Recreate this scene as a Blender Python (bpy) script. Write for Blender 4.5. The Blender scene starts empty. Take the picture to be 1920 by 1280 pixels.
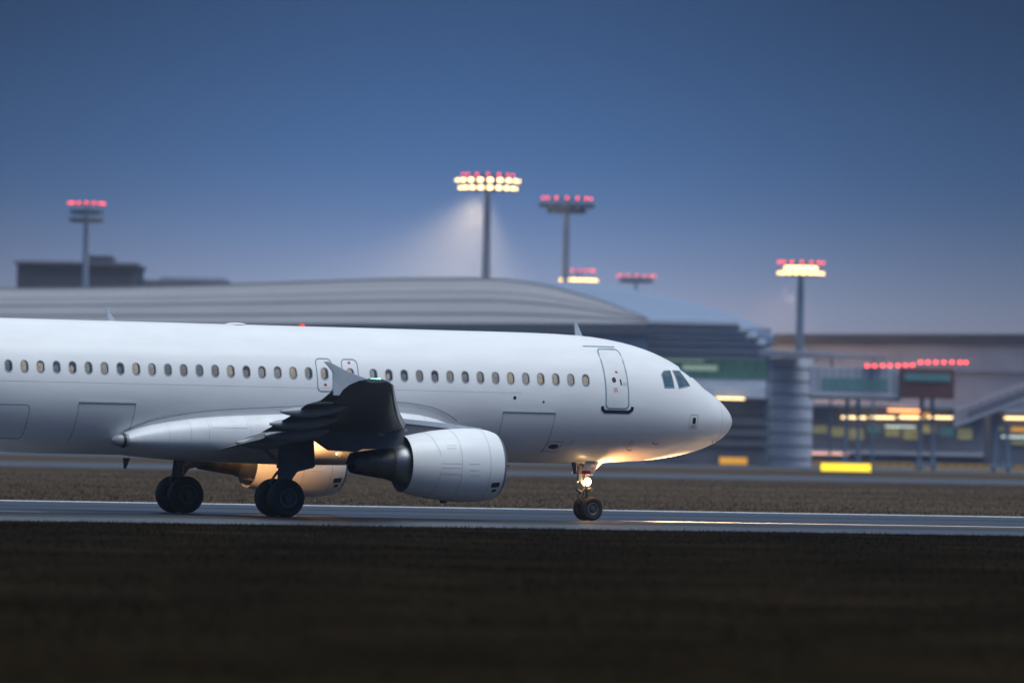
import bpy, bmesh, math, random
import numpy as np
from mathutils import Matrix, Vector
random.seed(4); rng = np.random.default_rng(7)
R = math.radians
S = bpy.context.scene
COL = S.collection

# ------------------------------------------------------------------ camera
FPX, HC, PITCH, ROLL = 14214.7, 2.1487, 0.014573, 0.020062
cd = bpy.data.cameras.new('camera'); cam = bpy.data.objects.new('camera', cd); COL.objects.link(cam)
cd.sensor_width = 36; cd.lens = FPX / 1920 * 36; cd.clip_start = 1; cd.clip_end = 30000
cam.matrix_world = Matrix.Translation((0, 0, HC)) @ Matrix.Rotation(R(90) + PITCH, 4, 'X') @ Matrix.Rotation(ROLL, 4, 'Z')
cd.dof.use_dof = True; cd.dof.focus_distance = 246; cd.dof.aperture_fstop = 1.0
S.camera = cam

# ------------------------------------------------------------------ sky: dusk, blue above the mist, pale cloud overhead
W = bpy.data.worlds.new('World'); S.world = W; W.use_nodes = True
nt = W.node_tree; nt.nodes.clear()
def wn(t, **k):
    n = nt.nodes.new(t)
    for a, b in k.items(): setattr(n, a, b)
    return n
SUN_EL, SUN_AZ = 67, 140       # soft glow of the bright cloud behind the photographer
tc = wn('ShaderNodeTexCoord'); sep = wn('ShaderNodeSeparateXYZ'); nt.links.new(tc.outputs['Generated'], sep.inputs[0])
ramp = wn('ShaderNodeValToRGB'); el = ramp.color_ramp; el.interpolation = 'B_SPLINE'
mp = wn('ShaderNodeMath', operation='POWER', use_clamp=True); mp.inputs[1].default_value = 0.5
mx0 = wn('ShaderNodeMath', operation='MAXIMUM'); mx0.inputs[1].default_value = 0
nt.links.new(sep.outputs['Z'], mx0.inputs[0]); nt.links.new(mx0.outputs[0], mp.inputs[0])
nt.links.new(mp.outputs[0], ramp.inputs[0])
def lin(c):
    return [((x / 255 + .055) / 1.055) ** 2.4 if x > 10 else x / 255 / 12.92 for x in c] + [1]
stops = [(0.0, (158, 162, 188)), (1.0, (156, 164, 192)), (1.35, (128, 147, 184)), (1.9, (74, 111, 164)), (2.6, (48, 88, 142)), (3.45, (28, 64, 112)), (5.5, (30, 62, 110)),
         (16, (74, 104, 150)), (38, (176, 196, 216)), (90, (200, 210, 221))]
while len(el.elements) < len(stops): el.elements.new(0.5)
for e, (deg, c) in zip(el.elements, stops):
    e.position = math.sqrt(math.sin(R(deg))); e.color = lin(c)
sky = wn('ShaderNodeTexSky', sky_type='NISHITA', sun_disc=False)
sky.sun_elevation = R(SUN_EL * .1); sky.sun_rotation = R(SUN_AZ)
skm = wn('ShaderNodeVectorMath', operation='SCALE'); skm.inputs['Scale'].default_value = 0.004
nt.links.new(sky.outputs[0], skm.inputs[0])
add = wn('ShaderNodeVectorMath', operation='ADD')
nt.links.new(ramp.outputs[0], add.inputs[0]); nt.links.new(skm.outputs[0], add.inputs[1])
# faint random variation in the sky brightness
nz = wn('ShaderNodeTexNoise'); nz.inputs['Scale'].default_value = 9; nz.inputs['Detail'].default_value = 3
nt.links.new(tc.outputs['Generated'], nz.inputs['Vector'])
mr = wn('ShaderNodeMapRange'); mr.inputs[3].default_value = .96; mr.inputs[4].default_value = 1.04
nt.links.new(nz.outputs[0], mr.inputs[0])
sc2 = wn('ShaderNodeVectorMath', operation='SCALE'); 
# low sky colour carries airport glow plus lens vignette, darker to either side
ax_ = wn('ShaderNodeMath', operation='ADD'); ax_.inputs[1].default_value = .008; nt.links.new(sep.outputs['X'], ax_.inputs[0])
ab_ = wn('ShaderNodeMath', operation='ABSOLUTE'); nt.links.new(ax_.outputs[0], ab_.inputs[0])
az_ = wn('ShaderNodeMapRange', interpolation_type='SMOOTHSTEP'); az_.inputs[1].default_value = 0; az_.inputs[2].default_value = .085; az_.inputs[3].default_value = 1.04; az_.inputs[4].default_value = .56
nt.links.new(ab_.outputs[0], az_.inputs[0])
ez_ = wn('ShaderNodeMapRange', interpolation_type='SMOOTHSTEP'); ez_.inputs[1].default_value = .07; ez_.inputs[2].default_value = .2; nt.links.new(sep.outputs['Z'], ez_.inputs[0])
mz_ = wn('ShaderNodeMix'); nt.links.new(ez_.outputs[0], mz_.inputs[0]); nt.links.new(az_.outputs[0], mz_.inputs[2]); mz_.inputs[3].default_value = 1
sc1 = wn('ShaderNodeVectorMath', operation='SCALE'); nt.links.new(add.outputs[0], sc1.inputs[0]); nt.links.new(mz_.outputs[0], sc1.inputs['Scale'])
# the low sky on the far side of the sunset (behind the photographer) has already gone dark blue
by_ = wn('ShaderNodeMapRange', interpolation_type='SMOOTHSTEP'); by_.inputs[1].default_value = .75; by_.inputs[2].default_value = -.1; nt.links.new(sep.outputs['Y'], by_.inputs[0])
bz_ = wn('ShaderNodeMapRange', interpolation_type='SMOOTHSTEP'); bz_.inputs[1].default_value = .25; bz_.inputs[2].default_value = .75; bz_.inputs[3].default_value = 1; bz_.inputs[4].default_value = 0; nt.links.new(sep.outputs['Z'], bz_.inputs[0])
bm_ = wn('ShaderNodeMath', operation='MULTIPLY'); nt.links.new(by_.outputs[0], bm_.inputs[0]); nt.links.new(bz_.outputs[0], bm_.inputs[1])
bc_ = wn('ShaderNodeMix', data_type='RGBA'); nt.links.new(bm_.outputs[0], bc_.inputs[0]); bc_.inputs[6].default_value = (1, 1, 1, 1); bc_.inputs[7].default_value = (.14, .42, .80, 1)
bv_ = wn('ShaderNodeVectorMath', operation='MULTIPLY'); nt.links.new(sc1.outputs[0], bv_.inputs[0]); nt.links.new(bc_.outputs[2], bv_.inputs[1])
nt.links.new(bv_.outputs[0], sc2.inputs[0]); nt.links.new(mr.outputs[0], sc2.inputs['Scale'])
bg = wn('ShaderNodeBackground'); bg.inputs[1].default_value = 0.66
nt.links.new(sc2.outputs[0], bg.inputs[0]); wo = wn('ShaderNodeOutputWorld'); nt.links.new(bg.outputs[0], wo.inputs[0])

sd = bpy.data.lights.new('sun', 'SUN'); sd.energy = 1.5; sd.angle = R(40); sd.color = (.93, .985, 1)
so = bpy.data.objects.new('sun', sd); COL.objects.link(so)
_d = Vector((math.sin(R(SUN_AZ)) * math.cos(R(SUN_EL)), math.cos(R(SUN_AZ)) * math.cos(R(SUN_EL)), math.sin(R(SUN_EL))))
so.rotation_euler = _d.to_track_quat('Z', 'Y').to_euler()
S.view_settings.view_transform = 'Standard'; S.view_settings.look = 'None'
S.view_settings.exposure = 0.6; S.view_settings.gamma = 1
S.render.engine = 'CYCLES'; S.cycles.use_denoising = True
S.cycles.max_bounces = 5; S.cycles.volume_bounces = 0; S.cycles.sample_clamp_indirect = 6

# ------------------------------------------------------------------ helpers
def link(ob, parent=None, **props):
    COL.objects.link(ob)
    if parent: ob.parent = parent
    for k, v in props.items(): ob[k] = v
    return ob
def mesh(name, verts, faces, m, parent=None, smooth=False, **props):
    me = bpy.data.meshes.new(name); me.from_pydata([tuple(v) for v in verts], [], faces); me.update()
    if smooth:
        for p in me.polygons: p.use_smooth = True
    me.materials.append(m)
    return link(bpy.data.objects.new(name, me), parent, **props)
class MB:
    def __init__(s): s.v = []; s.f = []
    def add(s, v, f):
        o = len(s.v); s.v += [tuple(x) for x in v]; s.f += [tuple(i + o for i in q) for q in f]; return s
    def box(s, x0, x1, y0, y1, z0, z1):
        return s.add([(x, y, z) for x in (x0, x1) for y in (y0, y1) for z in (z0, z1)],
                     [(0, 1, 3, 2), (4, 6, 7, 5), (0, 4, 5, 1), (2, 3, 7, 6), (0, 2, 6, 4), (1, 5, 7, 3)])
    def tube(s, pts, rad, n=12, cap=True):
        pts = [Vector(p) for p in pts]
        if not hasattr(rad, '__len__'): rad = [rad] * len(pts)
        rings = []
        for i, p in enumerate(pts):
            t = (pts[min(i + 1, len(pts) - 1)] - pts[max(i - 1, 0)]).normalized()
            a = t.orthogonal().normalized() if i == 0 else (a - t * a.dot(t)).normalized()
            b = t.cross(a)
            rings.append([p + (a * math.cos(2 * math.pi * k / n) + b * math.sin(2 * math.pi * k / n)) * rad[i] for k in range(n)])
        v = [q for r in rings for q in r]; f = []
        for i in range(len(pts) - 1):
            for k in range(n):
                f.append((i * n + k, i * n + (k + 1) % n, (i + 1) * n + (k + 1) % n, (i + 1) * n + k))
        if cap:
            f.append(tuple(range(n))[::-1]); f.append(tuple((len(pts) - 1) * n + k for k in range(n)))
        return s.add(v, f)
    def lathe(s, c, axis, prof, n=48, close=False):      # prof: (distance along axis, radius)
        c = Vector(c); ax = Vector(axis).normalized(); a = ax.orthogonal().normalized(); b = ax.cross(a)
        v = []; f = []
        for (d, r) in prof:
            for k in range(n):
                t = 2 * math.pi * k / n
                v.append(c + ax * d + (a * math.cos(t) + b * math.sin(t)) * r)
        m = len(prof)
        for i in range(m if close else m - 1):
            j = (i + 1) % m
            for k in range(n): f.append((i * n + k, i * n + (k + 1) % n, j * n + (k + 1) % n, j * n + k))
        return s.add(v, f)
    def prism(s, poly, fn, t0, t1):                      # poly of (a,b); fn(a,b,t)->xyz
        n = len(poly)
        v = [fn(a, b, t0) for a, b in poly] + [fn(a, b, t1) for a, b in poly]
        f = [tuple(range(n)), tuple(range(n, 2 * n))[::-1]] + [(i, i + n, (i + 1) % n + n, (i + 1) % n) for i in range(n)]
        return s.add(v, f)
    def build(s, name, m, parent=None, smooth=False, bevel=0, **props):
        o = mesh(name, s.v, s.f, m, parent, smooth, **props)
        bm = bmesh.new(); bm.from_mesh(o.data); bmesh.ops.recalc_face_normals(bm, faces=bm.faces); bm.to_mesh(o.data); bm.free()
        if smooth:
            a = o.modifiers.new('edges', 'EDGE_SPLIT'); a.split_angle = R(40)
        if bevel:
            b = o.modifiers.new('bevel', 'BEVEL'); b.width = bevel; b.segments = 2; b.limit_method = 'ANGLE'
        return o
def empty(name, loc, label, cat, group=None, rz=0, parent=None):
    o = bpy.data.objects.new(name, None); o.location = loc; o.rotation_euler = (0, 0, rz); COL.objects.link(o)
    o['label'] = label; o['category'] = cat
    if group: o['group'] = group
    return o
def copy_tree(o, parent=None):
    c = o.copy(); COL.objects.link(c); c.parent = parent
    for ch in list(o.children): copy_tree(ch, c)
    return c
def mat(name, col, rough=.5, metal=0, var=.08, scale=3, coat=0, emit=None, es=1, bump=0, stretch=(1, 1, 1), trans=0, spec=.5):
    m = bpy.data.materials.new(name); m.use_nodes = True; t = m.node_tree
    b = t.nodes['Principled BSDF']; b.inputs['Roughness'].default_value = rough; b.inputs['Metallic'].default_value = metal
    b.inputs['Coat Weight'].default_value = coat; b.inputs['Coat Roughness'].default_value = .08
    b.inputs['Specular IOR Level'].default_value = spec
    b.inputs['Transmission Weight'].default_value = trans
    tx = t.nodes.new('ShaderNodeTexCoord'); mpn = t.nodes.new('ShaderNodeMapping'); mpn.inputs['Scale'].default_value = stretch
    t.links.new(tx.outputs['Object'], mpn.inputs[0])
    n = t.nodes.new('ShaderNodeTexNoise'); n.inputs['Scale'].default_value = scale; n.inputs['Detail'].default_value = 6
    t.links.new(mpn.outputs[0], n.inputs['Vector'])
    rp = t.nodes.new('ShaderNodeValToRGB')
    rp.color_ramp.elements[0].position = .3; rp.color_ramp.elements[1].position = .7
    rp.color_ramp.elements[0].color = [c * (1 - var) for c in col[:3]] + [1]
    rp.color_ramp.elements[1].color = [min(1, c * (1 + var)) for c in col[:3]] + [1]
    t.links.new(n.outputs[0], rp.inputs[0]); t.links.new(rp.outputs[0], b.inputs['Base Color'])
    if emit:
        b.inputs['Emission Color'].default_value = list(emit) + [1]; b.inputs['Emission Strength'].default_value = es
    if bump:
        bp = t.nodes.new('ShaderNodeBump'); bp.inputs['Strength'].default_value = bump; bp.inputs['Distance'].default_value = .05
        t.links.new(n.outputs[0], bp.inputs['Height']); t.links.new(bp.outputs[0], b.inputs['Normal'])
    return m
M = {}
M['paint'] = mat('white_paint', (.79, .795, .81), .5, var=.035, scale=1.1, coat=.12, stretch=(.6, 1, 2.5))
M['panel'] = mat('panel_paint', (.74, .75, .77), .5, var=.06, scale=2, coat=.1)
M['seam'] = mat('panel_gap', (.30, .32, .36), .6)
M['seam_soft'] = mat('panel_joint', (.55, .57, .62), .5)
M['door_line'] = mat('blue_grey_line', (.22, .31, .40), .45)
M['red'] = mat('red_placard', (.45, .03, .04), .5)
M['red_soft'] = mat('faded_red_placard', (.62, .40, .40), .5, var=.3, scale=60)
M['black'] = mat('black_paint', (.015, .016, .02), .45)
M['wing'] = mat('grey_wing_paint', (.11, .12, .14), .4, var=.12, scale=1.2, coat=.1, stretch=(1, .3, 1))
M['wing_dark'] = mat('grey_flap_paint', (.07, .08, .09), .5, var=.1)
M['slat'] = mat('slat_metal', (.30, .31, .33), .35, metal=.5)
M['fairing'] = mat('fairing_paint', (.24, .26, .30), .4, coat=.2)
M['fence'] = mat('wingtip_paint', (.44, .48, .55), .4, coat=.2)
M['lip'] = mat('intake_lip_metal', (.25, .26, .28), .4, metal=.6)
M['core'] = mat('exhaust_metal', (.10, .095, .09), .42, metal=.85, var=.35, scale=4)
M['nozzle'] = mat('nozzle_metal', (.20, .21, .23), .35, metal=.8, var=.2)
M['tyre'] = mat('tyre_rubber', (.018, .018, .02), .7, bump=.1, scale=20)
M['rim'] = mat('wheel_rim_metal', (.22, .23, .25), .45, metal=.4)
M['rim_dark'] = mat('dark_rim_metal', (.09, .09, .10), .55, metal=.4)  # darker version of the rim metal
M['gear'] = mat('gear_strut_paint', (.12, .12, .13), .45, var=.3, scale=12)
M['gear_light'] = mat('grey_strut_paint', (.30, .30, .32), .4, var=.2, scale=12)
M['chrome'] = mat('polished_steel', (.5, .5, .5), .18, metal=1)
M['glass_dark'] = mat('cockpit_glass', (.022, .075, .11), .10, coat=1, var=.8, scale=3.5)
M['win_glass'] = mat('cabin_window_recess', (.06, .06, .075), .2, var=.3)
M['win_frame'] = mat('cabin_window_frame', (.42, .44, .48), .4)
M['blind'] = [mat('window_blind_%s' % n, c, .6, var=.25, scale=9) for n, c in (('beige', (.27, .24, .21)), ('brown', (.21, .185, .165)), ('grey', (.15, .15, .16)), ('cream', (.34, .30, .26)))]
M['glow_window'] = mat('lit_window_blind', (.32, .27, .2), .6, var=.3, scale=9, emit=(1, .66, .42), es=.05)
M['nav_green'] = mat('green_lamp', (.1, .5, .3), .3, emit=(.15, 1, .55), es=14)
M['lamp_warm'] = mat('warm_lamp', (.8, .6, .4), .3, emit=(1, .62, .26), es=32)
M['lamp_small'] = mat('warm_lamp_small', (.8, .6, .4), .3, emit=(1, .66, .33), es=9)

# ------------------------------------------------------------------ world layout helpers
NX, NY, TH = 7.0825, 245.383, 0.461491            # airliner's nose on the ground, heading
CT, ST = math.cos(TH), math.sin(TH)
def rw(a, n, z=0): return (NX + a * CT - n * ST, NY + a * ST + n * CT, z)     # along / across the runway
def gz(x, y):
    n = -(x - NX) * ST + (y - NY) * CT
    return 0 if n < 70 else min(n, 680) * .00235 - 70 * .00235
def at(u, v, D):                                   # point seen at photo pixel (u,v) at depth D
    x2, y2 = u - 960, 640 - v
    c, s = math.cos(ROLL), math.sin(ROLL); x = x2 * c - y2 * s; y = x2 * s + y2 * c
    d = (x / FPX, math.cos(PITCH) - y / FPX * math.sin(PITCH), math.sin(PITCH) + y / FPX * math.cos(PITCH))
    t = D / d[1]
    return Vector((d[0] * t, D, HC + d[2] * t))

# ------------------------------------------------------------------ ground
def ground_mat(name, c1, c2, c3, scale, rough, bump=.4, spec=.3, stretch=(1, 1, 1)):
    m = bpy.data.materials.new(name); m.use_nodes = True; t = m.node_tree; b = t.nodes['Principled BSDF']
    b.inputs['Roughness'].default_value = rough; b.inputs['Specular IOR Level'].default_value = spec
    tx = t.nodes.new('ShaderNodeTexCoord'); mpn = t.nodes.new('ShaderNodeMapping'); mpn.vector_type = 'TEXTURE'; mpn.inputs['Scale'].default_value = [1 / k for k in stretch]
    mpn.inputs['Rotation'].default_value = (0, 0, TH)
    t.links.new(tx.outputs['Object'], mpn.inputs[0])
    n1 = t.nodes.new('ShaderNodeTexNoise'); n1.inputs['Scale'].default_value = scale; n1.inputs['Detail'].default_value = 8; n1.inputs['Roughness'].default_value = .6
    n2 = t.nodes.new('ShaderNodeTexNoise'); n2.inputs['Scale'].default_value = scale * 14; n2.inputs['Detail'].default_value = 5
    for n in (n1, n2): t.links.new(mpn.outputs[0], n.inputs['Vector'])
    r = t.nodes.new('ShaderNodeValToRGB'); e = r.color_ramp.elements; e.new(.5)
    for k, (p, c) in enumerate(((.35, c1), (.5, c2), (.65, c3))): e[k].position = p; e[k].color = (*c, 1)
    mx = t.nodes.new('ShaderNodeMix'); mx.data_type = 'RGBA'; mx.blend_type = 'MULTIPLY'; mx.inputs[0].default_value = .6
    t.links.new(n1.outputs[0], r.inputs[0]); t.links.new(r.outputs[0], mx.inputs[6])
    r2 = t.nodes.new('ShaderNodeValToRGB'); r2.color_ramp.elements[0].color = (.35, .35, .35, 1); r2.color_ramp.elements[1].color = (1.5, 1.5, 1.5, 1)
    t.links.new(n2.outputs[0], r2.inputs[0]); t.links.new(r2.outputs[0], mx.inputs[7]); t.links.new(mx.outputs[2], b.inputs['Base Color'])
    bp = t.nodes.new('ShaderNodeBump'); bp.inputs['Strength'].default_value = bump; bp.inputs['Distance'].default_value = .03
    t.links.new(n2.outputs[0], bp.inputs['Height']); t.links.new(bp.outputs[0], b.inputs['Normal'])
    return m
M['soil'] = ground_mat('vignetted_grass_ground', (.008, .006, .0035), (.0155, .0112, .0062), (.024, .0168, .0092), .12, 1, spec=0)  # near ground: vignette darkening put into its colour
M['asphalt'] = ground_mat('damp_asphalt', (.006, .007, .011), (.014, .017, .024), (.028, .032, .042), .3, .34, .12, .5, stretch=(.012, 1, 1))
M['concrete'] = ground_mat('pale_concrete', (.022, .026, .036), (.038, .043, .056), (.055, .06, .075), .3, .45, .12, .5, stretch=(.02, 1, 1))
M['marking'] = mat('white_marking_paint', (.80, .80, .80), .5, var=.2, scale=2)
def sheet(name, a0, a1, n0, n1, lift, m, label=None):
    rows = [n0] + [k for k in (70, 680) if n0 < k < n1] + [n1]
    v = []
    for n in rows:
        for a in (a0, a1):
            p = rw(a, n); z = 0 if n < 70 else (min(n, 680) - 70) * .00235
            v.append((p[0], p[1], z + lift))
    f = [(2 * i, 2 * i + 1, 2 * i + 3, 2 * i + 2) for i in range(len(rows) - 1)]
    o = mesh(name, v, f, m, kind='structure')
    return o
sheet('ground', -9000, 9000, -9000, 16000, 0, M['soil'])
sheet('runway', -2500, 2500, -13, 43.5, .008, M['asphalt'])
sheet('runway_shoulder', -2500, 2500, -25.5, -13, .006, M['concrete'])
sheet('runway_edge_line', -2500, 2500, 38.6, 41.0, .012, M['marking'])
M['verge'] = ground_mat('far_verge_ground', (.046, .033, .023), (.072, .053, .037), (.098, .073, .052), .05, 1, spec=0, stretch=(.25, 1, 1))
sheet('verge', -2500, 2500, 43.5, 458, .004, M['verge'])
sheet('taxiway', -2500, 2500, 266, 336, .02, M['concrete'])
sheet('apron', -2500, 2500, 458, 900, .02, M['concrete'])
M['runway_wear'] = mat('dark_rubber_deposit', (.006, .007, .010), .6, var=.3, scale=.3)
sheet('runway_wear', -2500, 2500, -12.2, -1.2, .011, M['runway_wear'])
sheet('runway_joint', -2500, 2500, 5, 8, .0105, M['runway_wear'])
sheet('runway_joint', -2500, 2500, 20, 24.5, .0105, M['runway_wear'])
sheet('runway_edge_line', -2500, 2500, -14.0, -13.3, .012, M['concrete'])
mb = MB()
for k in range(-8, 9):
    a = -4 + k * 50.0
    mb.add([rw(a, -.45, .012), rw(a + 30, -.45, .012), rw(a + 30, .45, .012), rw(a, .45, .012)], [(0, 1, 2, 3)])
mb.build('runway_centreline', M['marking'], kind='structure')

# grass: many short blades
def grass(name, N, region, hmin, hmax, wid, m, label):
    pts = region(N); N = len(pts)
    ang = rng.uniform(0, 2 * math.pi, N); h = rng.uniform(hmin, hmax, N) * rng.uniform(.5, 1, N); lean = rng.normal(0, .45, (N, 2))
    w = rng.uniform(.5, 1, N) * wid
    V = np.zeros((N, 3, 3)); dx = np.cos(ang) * w; dy = np.sin(ang) * w
    V[:, 0, 0] = pts[:, 0] - dx; V[:, 0, 1] = pts[:, 1] - dy; V[:, 1, 0] = pts[:, 0] + dx; V[:, 1, 1] = pts[:, 1] + dy
    V[:, 2, 0] = pts[:, 0] + lean[:, 0] * h; V[:, 2, 1] = pts[:, 1] + lean[:, 1] * h
    V[:, 0, 2] = V[:, 1, 2] = pts[:, 2] - .01; V[:, 2, 2] = pts[:, 2] + h
    me = bpy.data.meshes.new(name); me.vertices.add(N * 3); me.vertices.foreach_set('co', V.reshape(-1))
    me.loops.add(N * 3); me.loops.foreach_set('vertex_index', np.arange(N * 3, dtype=np.int32))
    me.polygons.add(N); me.polygons.foreach_set('loop_start', np.arange(0, N * 3, 3, dtype=np.int32)); me.polygons.foreach_set('loop_total', np.full(N, 3, dtype=np.int32))
    me.update(); me.validate(); me.materials.append(m)
    return link(bpy.data.objects.new(name, me), None, kind='stuff', label=label, category='grass')
def clumpy(xy, s, keep):
    v = np.sin(xy[:, 0] * s * 1.1 + 1.3 * np.sin(xy[:, 1] * s * .37)) + np.sin(xy[:, 1] * s * .6 + 2 * np.sin(xy[:, 0] * s * .43 + 1)) + rng.normal(0, .9, len(xy))
    return xy[v > keep]
def near_region(N):
    D = np.sqrt(rng.uniform(58 ** 2, 232 ** 2, N)); x = (rng.uniform(-1, 1, N)) * D * .0675 * 1.35
    xy = clumpy(np.stack([x, D], 1), .9, -.9)
    n = -(xy[:, 0] - NX) * ST + (xy[:, 1] - NY) * CT
    xy = xy[n < -25.7 + rng.normal(0, .35, len(n))]
    return np.concatenate([xy, np.zeros((len(xy), 1))], 1)
def far_region(N):
    D = rng.uniform(285, 590, N); x = rng.uniform(-1, 1, N) * D * .0675 * 1.3
    xy = clumpy(np.stack([x, D], 1), .25, -1.2)
    n = -(xy[:, 0] - NX) * ST + (xy[:, 1] - NY) * CT
    k = (n > 44) & (n < 265.5); xy = xy[k]; n = n[k]
    return np.concatenate([xy, (np.maximum(n - 70, 0) * .00235)[:, None]], 1)
M['grass'] = mat('vignetted_dry_grass', (.021, .0145, .0075), 1, var=.75, scale=.12, spec=0)  # near blades carry the same vignette darkening in their colour
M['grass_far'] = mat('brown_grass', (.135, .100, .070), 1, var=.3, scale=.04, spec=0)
grass('near_grass', 260000, near_region, .03, .13, .014, M['grass'], 'dry grass covering the ground in front of the runway, coloured darker for vignette')
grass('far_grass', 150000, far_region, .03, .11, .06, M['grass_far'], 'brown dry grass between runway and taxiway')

# ================================================================== AIRLINER
def pchip(xs, ys):
    xs = np.array(xs, float); ys = np.array(ys, float); h = np.diff(xs); d = np.diff(ys) / h; m = np.zeros(len(xs))
    m[0], m[-1] = d[0], d[-1]
    for i in range(1, len(xs) - 1):
        if d[i - 1] * d[i] > 0:
            w1 = 2 * h[i] + h[i - 1]; w2 = h[i] + 2 * h[i - 1]; m[i] = (w1 + w2) / (w1 / d[i - 1] + w2 / d[i])
    def f(x):
        i = int(min(max(np.searchsorted(xs, x) - 1, 0), len(xs) - 2)); t = (x - xs[i]) / h[i]; t = min(max(t, 0), 1)
        return float((2 * t**3 - 3 * t**2 + 1) * ys[i] + (t**3 - 2 * t**2 + t) * h[i] * m[i] + (-2 * t**3 + 3 * t**2) * ys[i + 1] + (t**3 - t**2) * h[i] * m[i + 1])
    return f
def prof(pts): return pchip(*zip(*pts))
FT = prof([(0, 3.27), (.03, 3.42), (.10, 3.55), (.25, 3.72), (.55, 3.98), (.95, 4.24), (1.25, 4.42), (1.5, 4.63), (1.94, 4.95), (2.52, 5.26), (3.31, 5.55), (4.28, 5.77), (5.24, 5.89), (6.3, 5.945), (8.1, 5.965), (25, 5.965), (30, 5.88), (34, 5.70), (37.5, 5.45)])
FB = prof([(0, 3.23), (.03, 3.08), (.10, 2.97), (.23, 2.82), (.62, 2.56), (1.29, 2.29), (2.26, 2.07), (3.23, 1.95), (5.15, 1.84), (7, 1.81), (24.5, 1.81), (27, 2.0), (30, 2.75), (34, 4.0), (37.5, 5.0)])
FW = prof([(0, .02), (.03, .22), (.10, .37), (.25, .57), (.55, .84), (.95, 1.09), (1.5, 1.34), (2, 1.51), (2.6, 1.66), (3.3, 1.79), (4.3, 1.91), (5.3, 1.962), (6.5, 1.975), (24.5, 1.975), (27.5, 1.93), (31, 1.45), (34.5, .8), (37.5, .22)])
FM = prof([(0, 3.25), (1, 3.33), (2, 3.45), (4, 3.72), (6.5, 3.87), (24.5, 3.87), (30, 4.45), (37.5, 5.22)])
def skin(X, Z, out=0.0):                # point on right-hand skin at station X and height Z
    zm = FM(X); a = (FT(X) - zm) if Z > zm else (zm - FB(X)); s = max(-1, min(1, (Z - zm) / a))
    Y = FW(X) * math.sqrt(max(0, 1 - s * s))
    def yy(x, z):
        zm = FM(x); a = (FT(x) - zm) if z > zm else (zm - FB(x)); s = max(-.9999, min(.9999, (z - zm) / a)); return FW(x) * math.sqrt(1 - s * s)
    e = .01; dx = (yy(X + e, Z) - yy(max(X - e, 0), Z)) / (2 * e); dz = (yy(X, Z + e) - yy(X, Z - e)) / (2 * e)
    n = Vector((-dx, 1, -dz)).normalized()
    return (X + n.x * out, Y + n.y * out, Z + n.z * out)
def L(p): return (-p[0], -p[1], p[2])    # station / right / up  ->  airliner's own axes
PL = empty('airliner', (NX, NY, .008), 'white twin engine passenger airliner rolling along the runway', 'airliner', rz=TH)

# fuselage
st = [0, .01, .03, .06, .1, .16, .23, .32, .42, .55, .7, .85, 1, 1.15, 1.3, 1.45, 1.6, 1.8, 2, 2.2, 2.45, 2.7, 3, 3.3, 3.7, 4.1, 4.6, 5.1, 5.7, 6.5, 7.5] + list(np.arange(8.5, 24.6, 1)) + list(np.arange(25, 37.6, .5))
NS = 96; v = []; f = []
for X in st:
    zm, zt, zb, w = FM(X), FT(X), FB(X), FW(X)
    for k in range(NS):
        t = 2 * math.pi * k / NS; s = math.sin(t)
        v.append(L((X, w * math.cos(t), zm + s * ((zt - zm) if s > 0 else (zm - zb)))))
for i in range(len(st) - 1):
    for k in range(NS): f.append((i * NS + k, (i + 1) * NS + k, (i + 1) * NS + (k + 1) % NS, i * NS + (k + 1) % NS))
f.append(tuple(range(NS))); f.append(tuple((len(st) - 1) * NS + k for k in range(NS))[::-1])
mb = MB(); mb.add(v, f); FUS = mb.build('fuselage', M['paint'], PL, smooth=True)

def skin_patch(poly, out, thick=.004, nz_=10, nx_=5, surf=skin):   # convex polygon in (X,Z) laid on the skin, with thickness
    zs = sorted(set([p[1] for p in poly])); z0, z1 = zs[0], zs[-1]
    rows = sorted(set(list(np.linspace(z0, z1, nz_)) + [z for z in zs]))
    V = []; n = len(poly)
    for z in rows:
        xs = []
        for i in range(n):
            (xa, za), (xb, zb_) = poly[i], poly[(i + 1) % n]
            if abs(za - zb_) < 1e-9:
                if abs(za - z) < 1e-9: xs += [xa, xb]
            elif min(za, zb_) - 1e-9 <= z <= max(za, zb_) + 1e-9:
                xs.append(xa + (xb - xa) * (z - za) / (zb_ - za))
        x0, x1 = min(xs), max(xs)
        V.append([(x0 + (x1 - x0) * j / (nx_ - 1), z) for j in range(nx_)])
    m = MB(); top = [L(surf(x, z, out)) for r in V for x, z in r]; bot = [L(surf(x, z, out - thick)) for r in V for x, z in r]
    nr = len(V); F = []; o = len(top)
    for i in range(nr - 1):
        for j in range(nx_ - 1):
            a = i * nx_ + j; F.append((a, a + 1, a + nx_ + 1, a + nx_))
    edge = [j for j in range(nx_)] + [i * nx_ + nx_ - 1 for i in range(1, nr)] + [(nr - 1) * nx_ + j for j in range(nx_ - 2, -1, -1)] + [i * nx_ for i in range(nr - 2, 0, -1)]
    for a, b in zip(edge, edge[1:] + edge[:1]): F.append((a, a + o, b + o, b))
    return m.add(top + bot, F)
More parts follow.
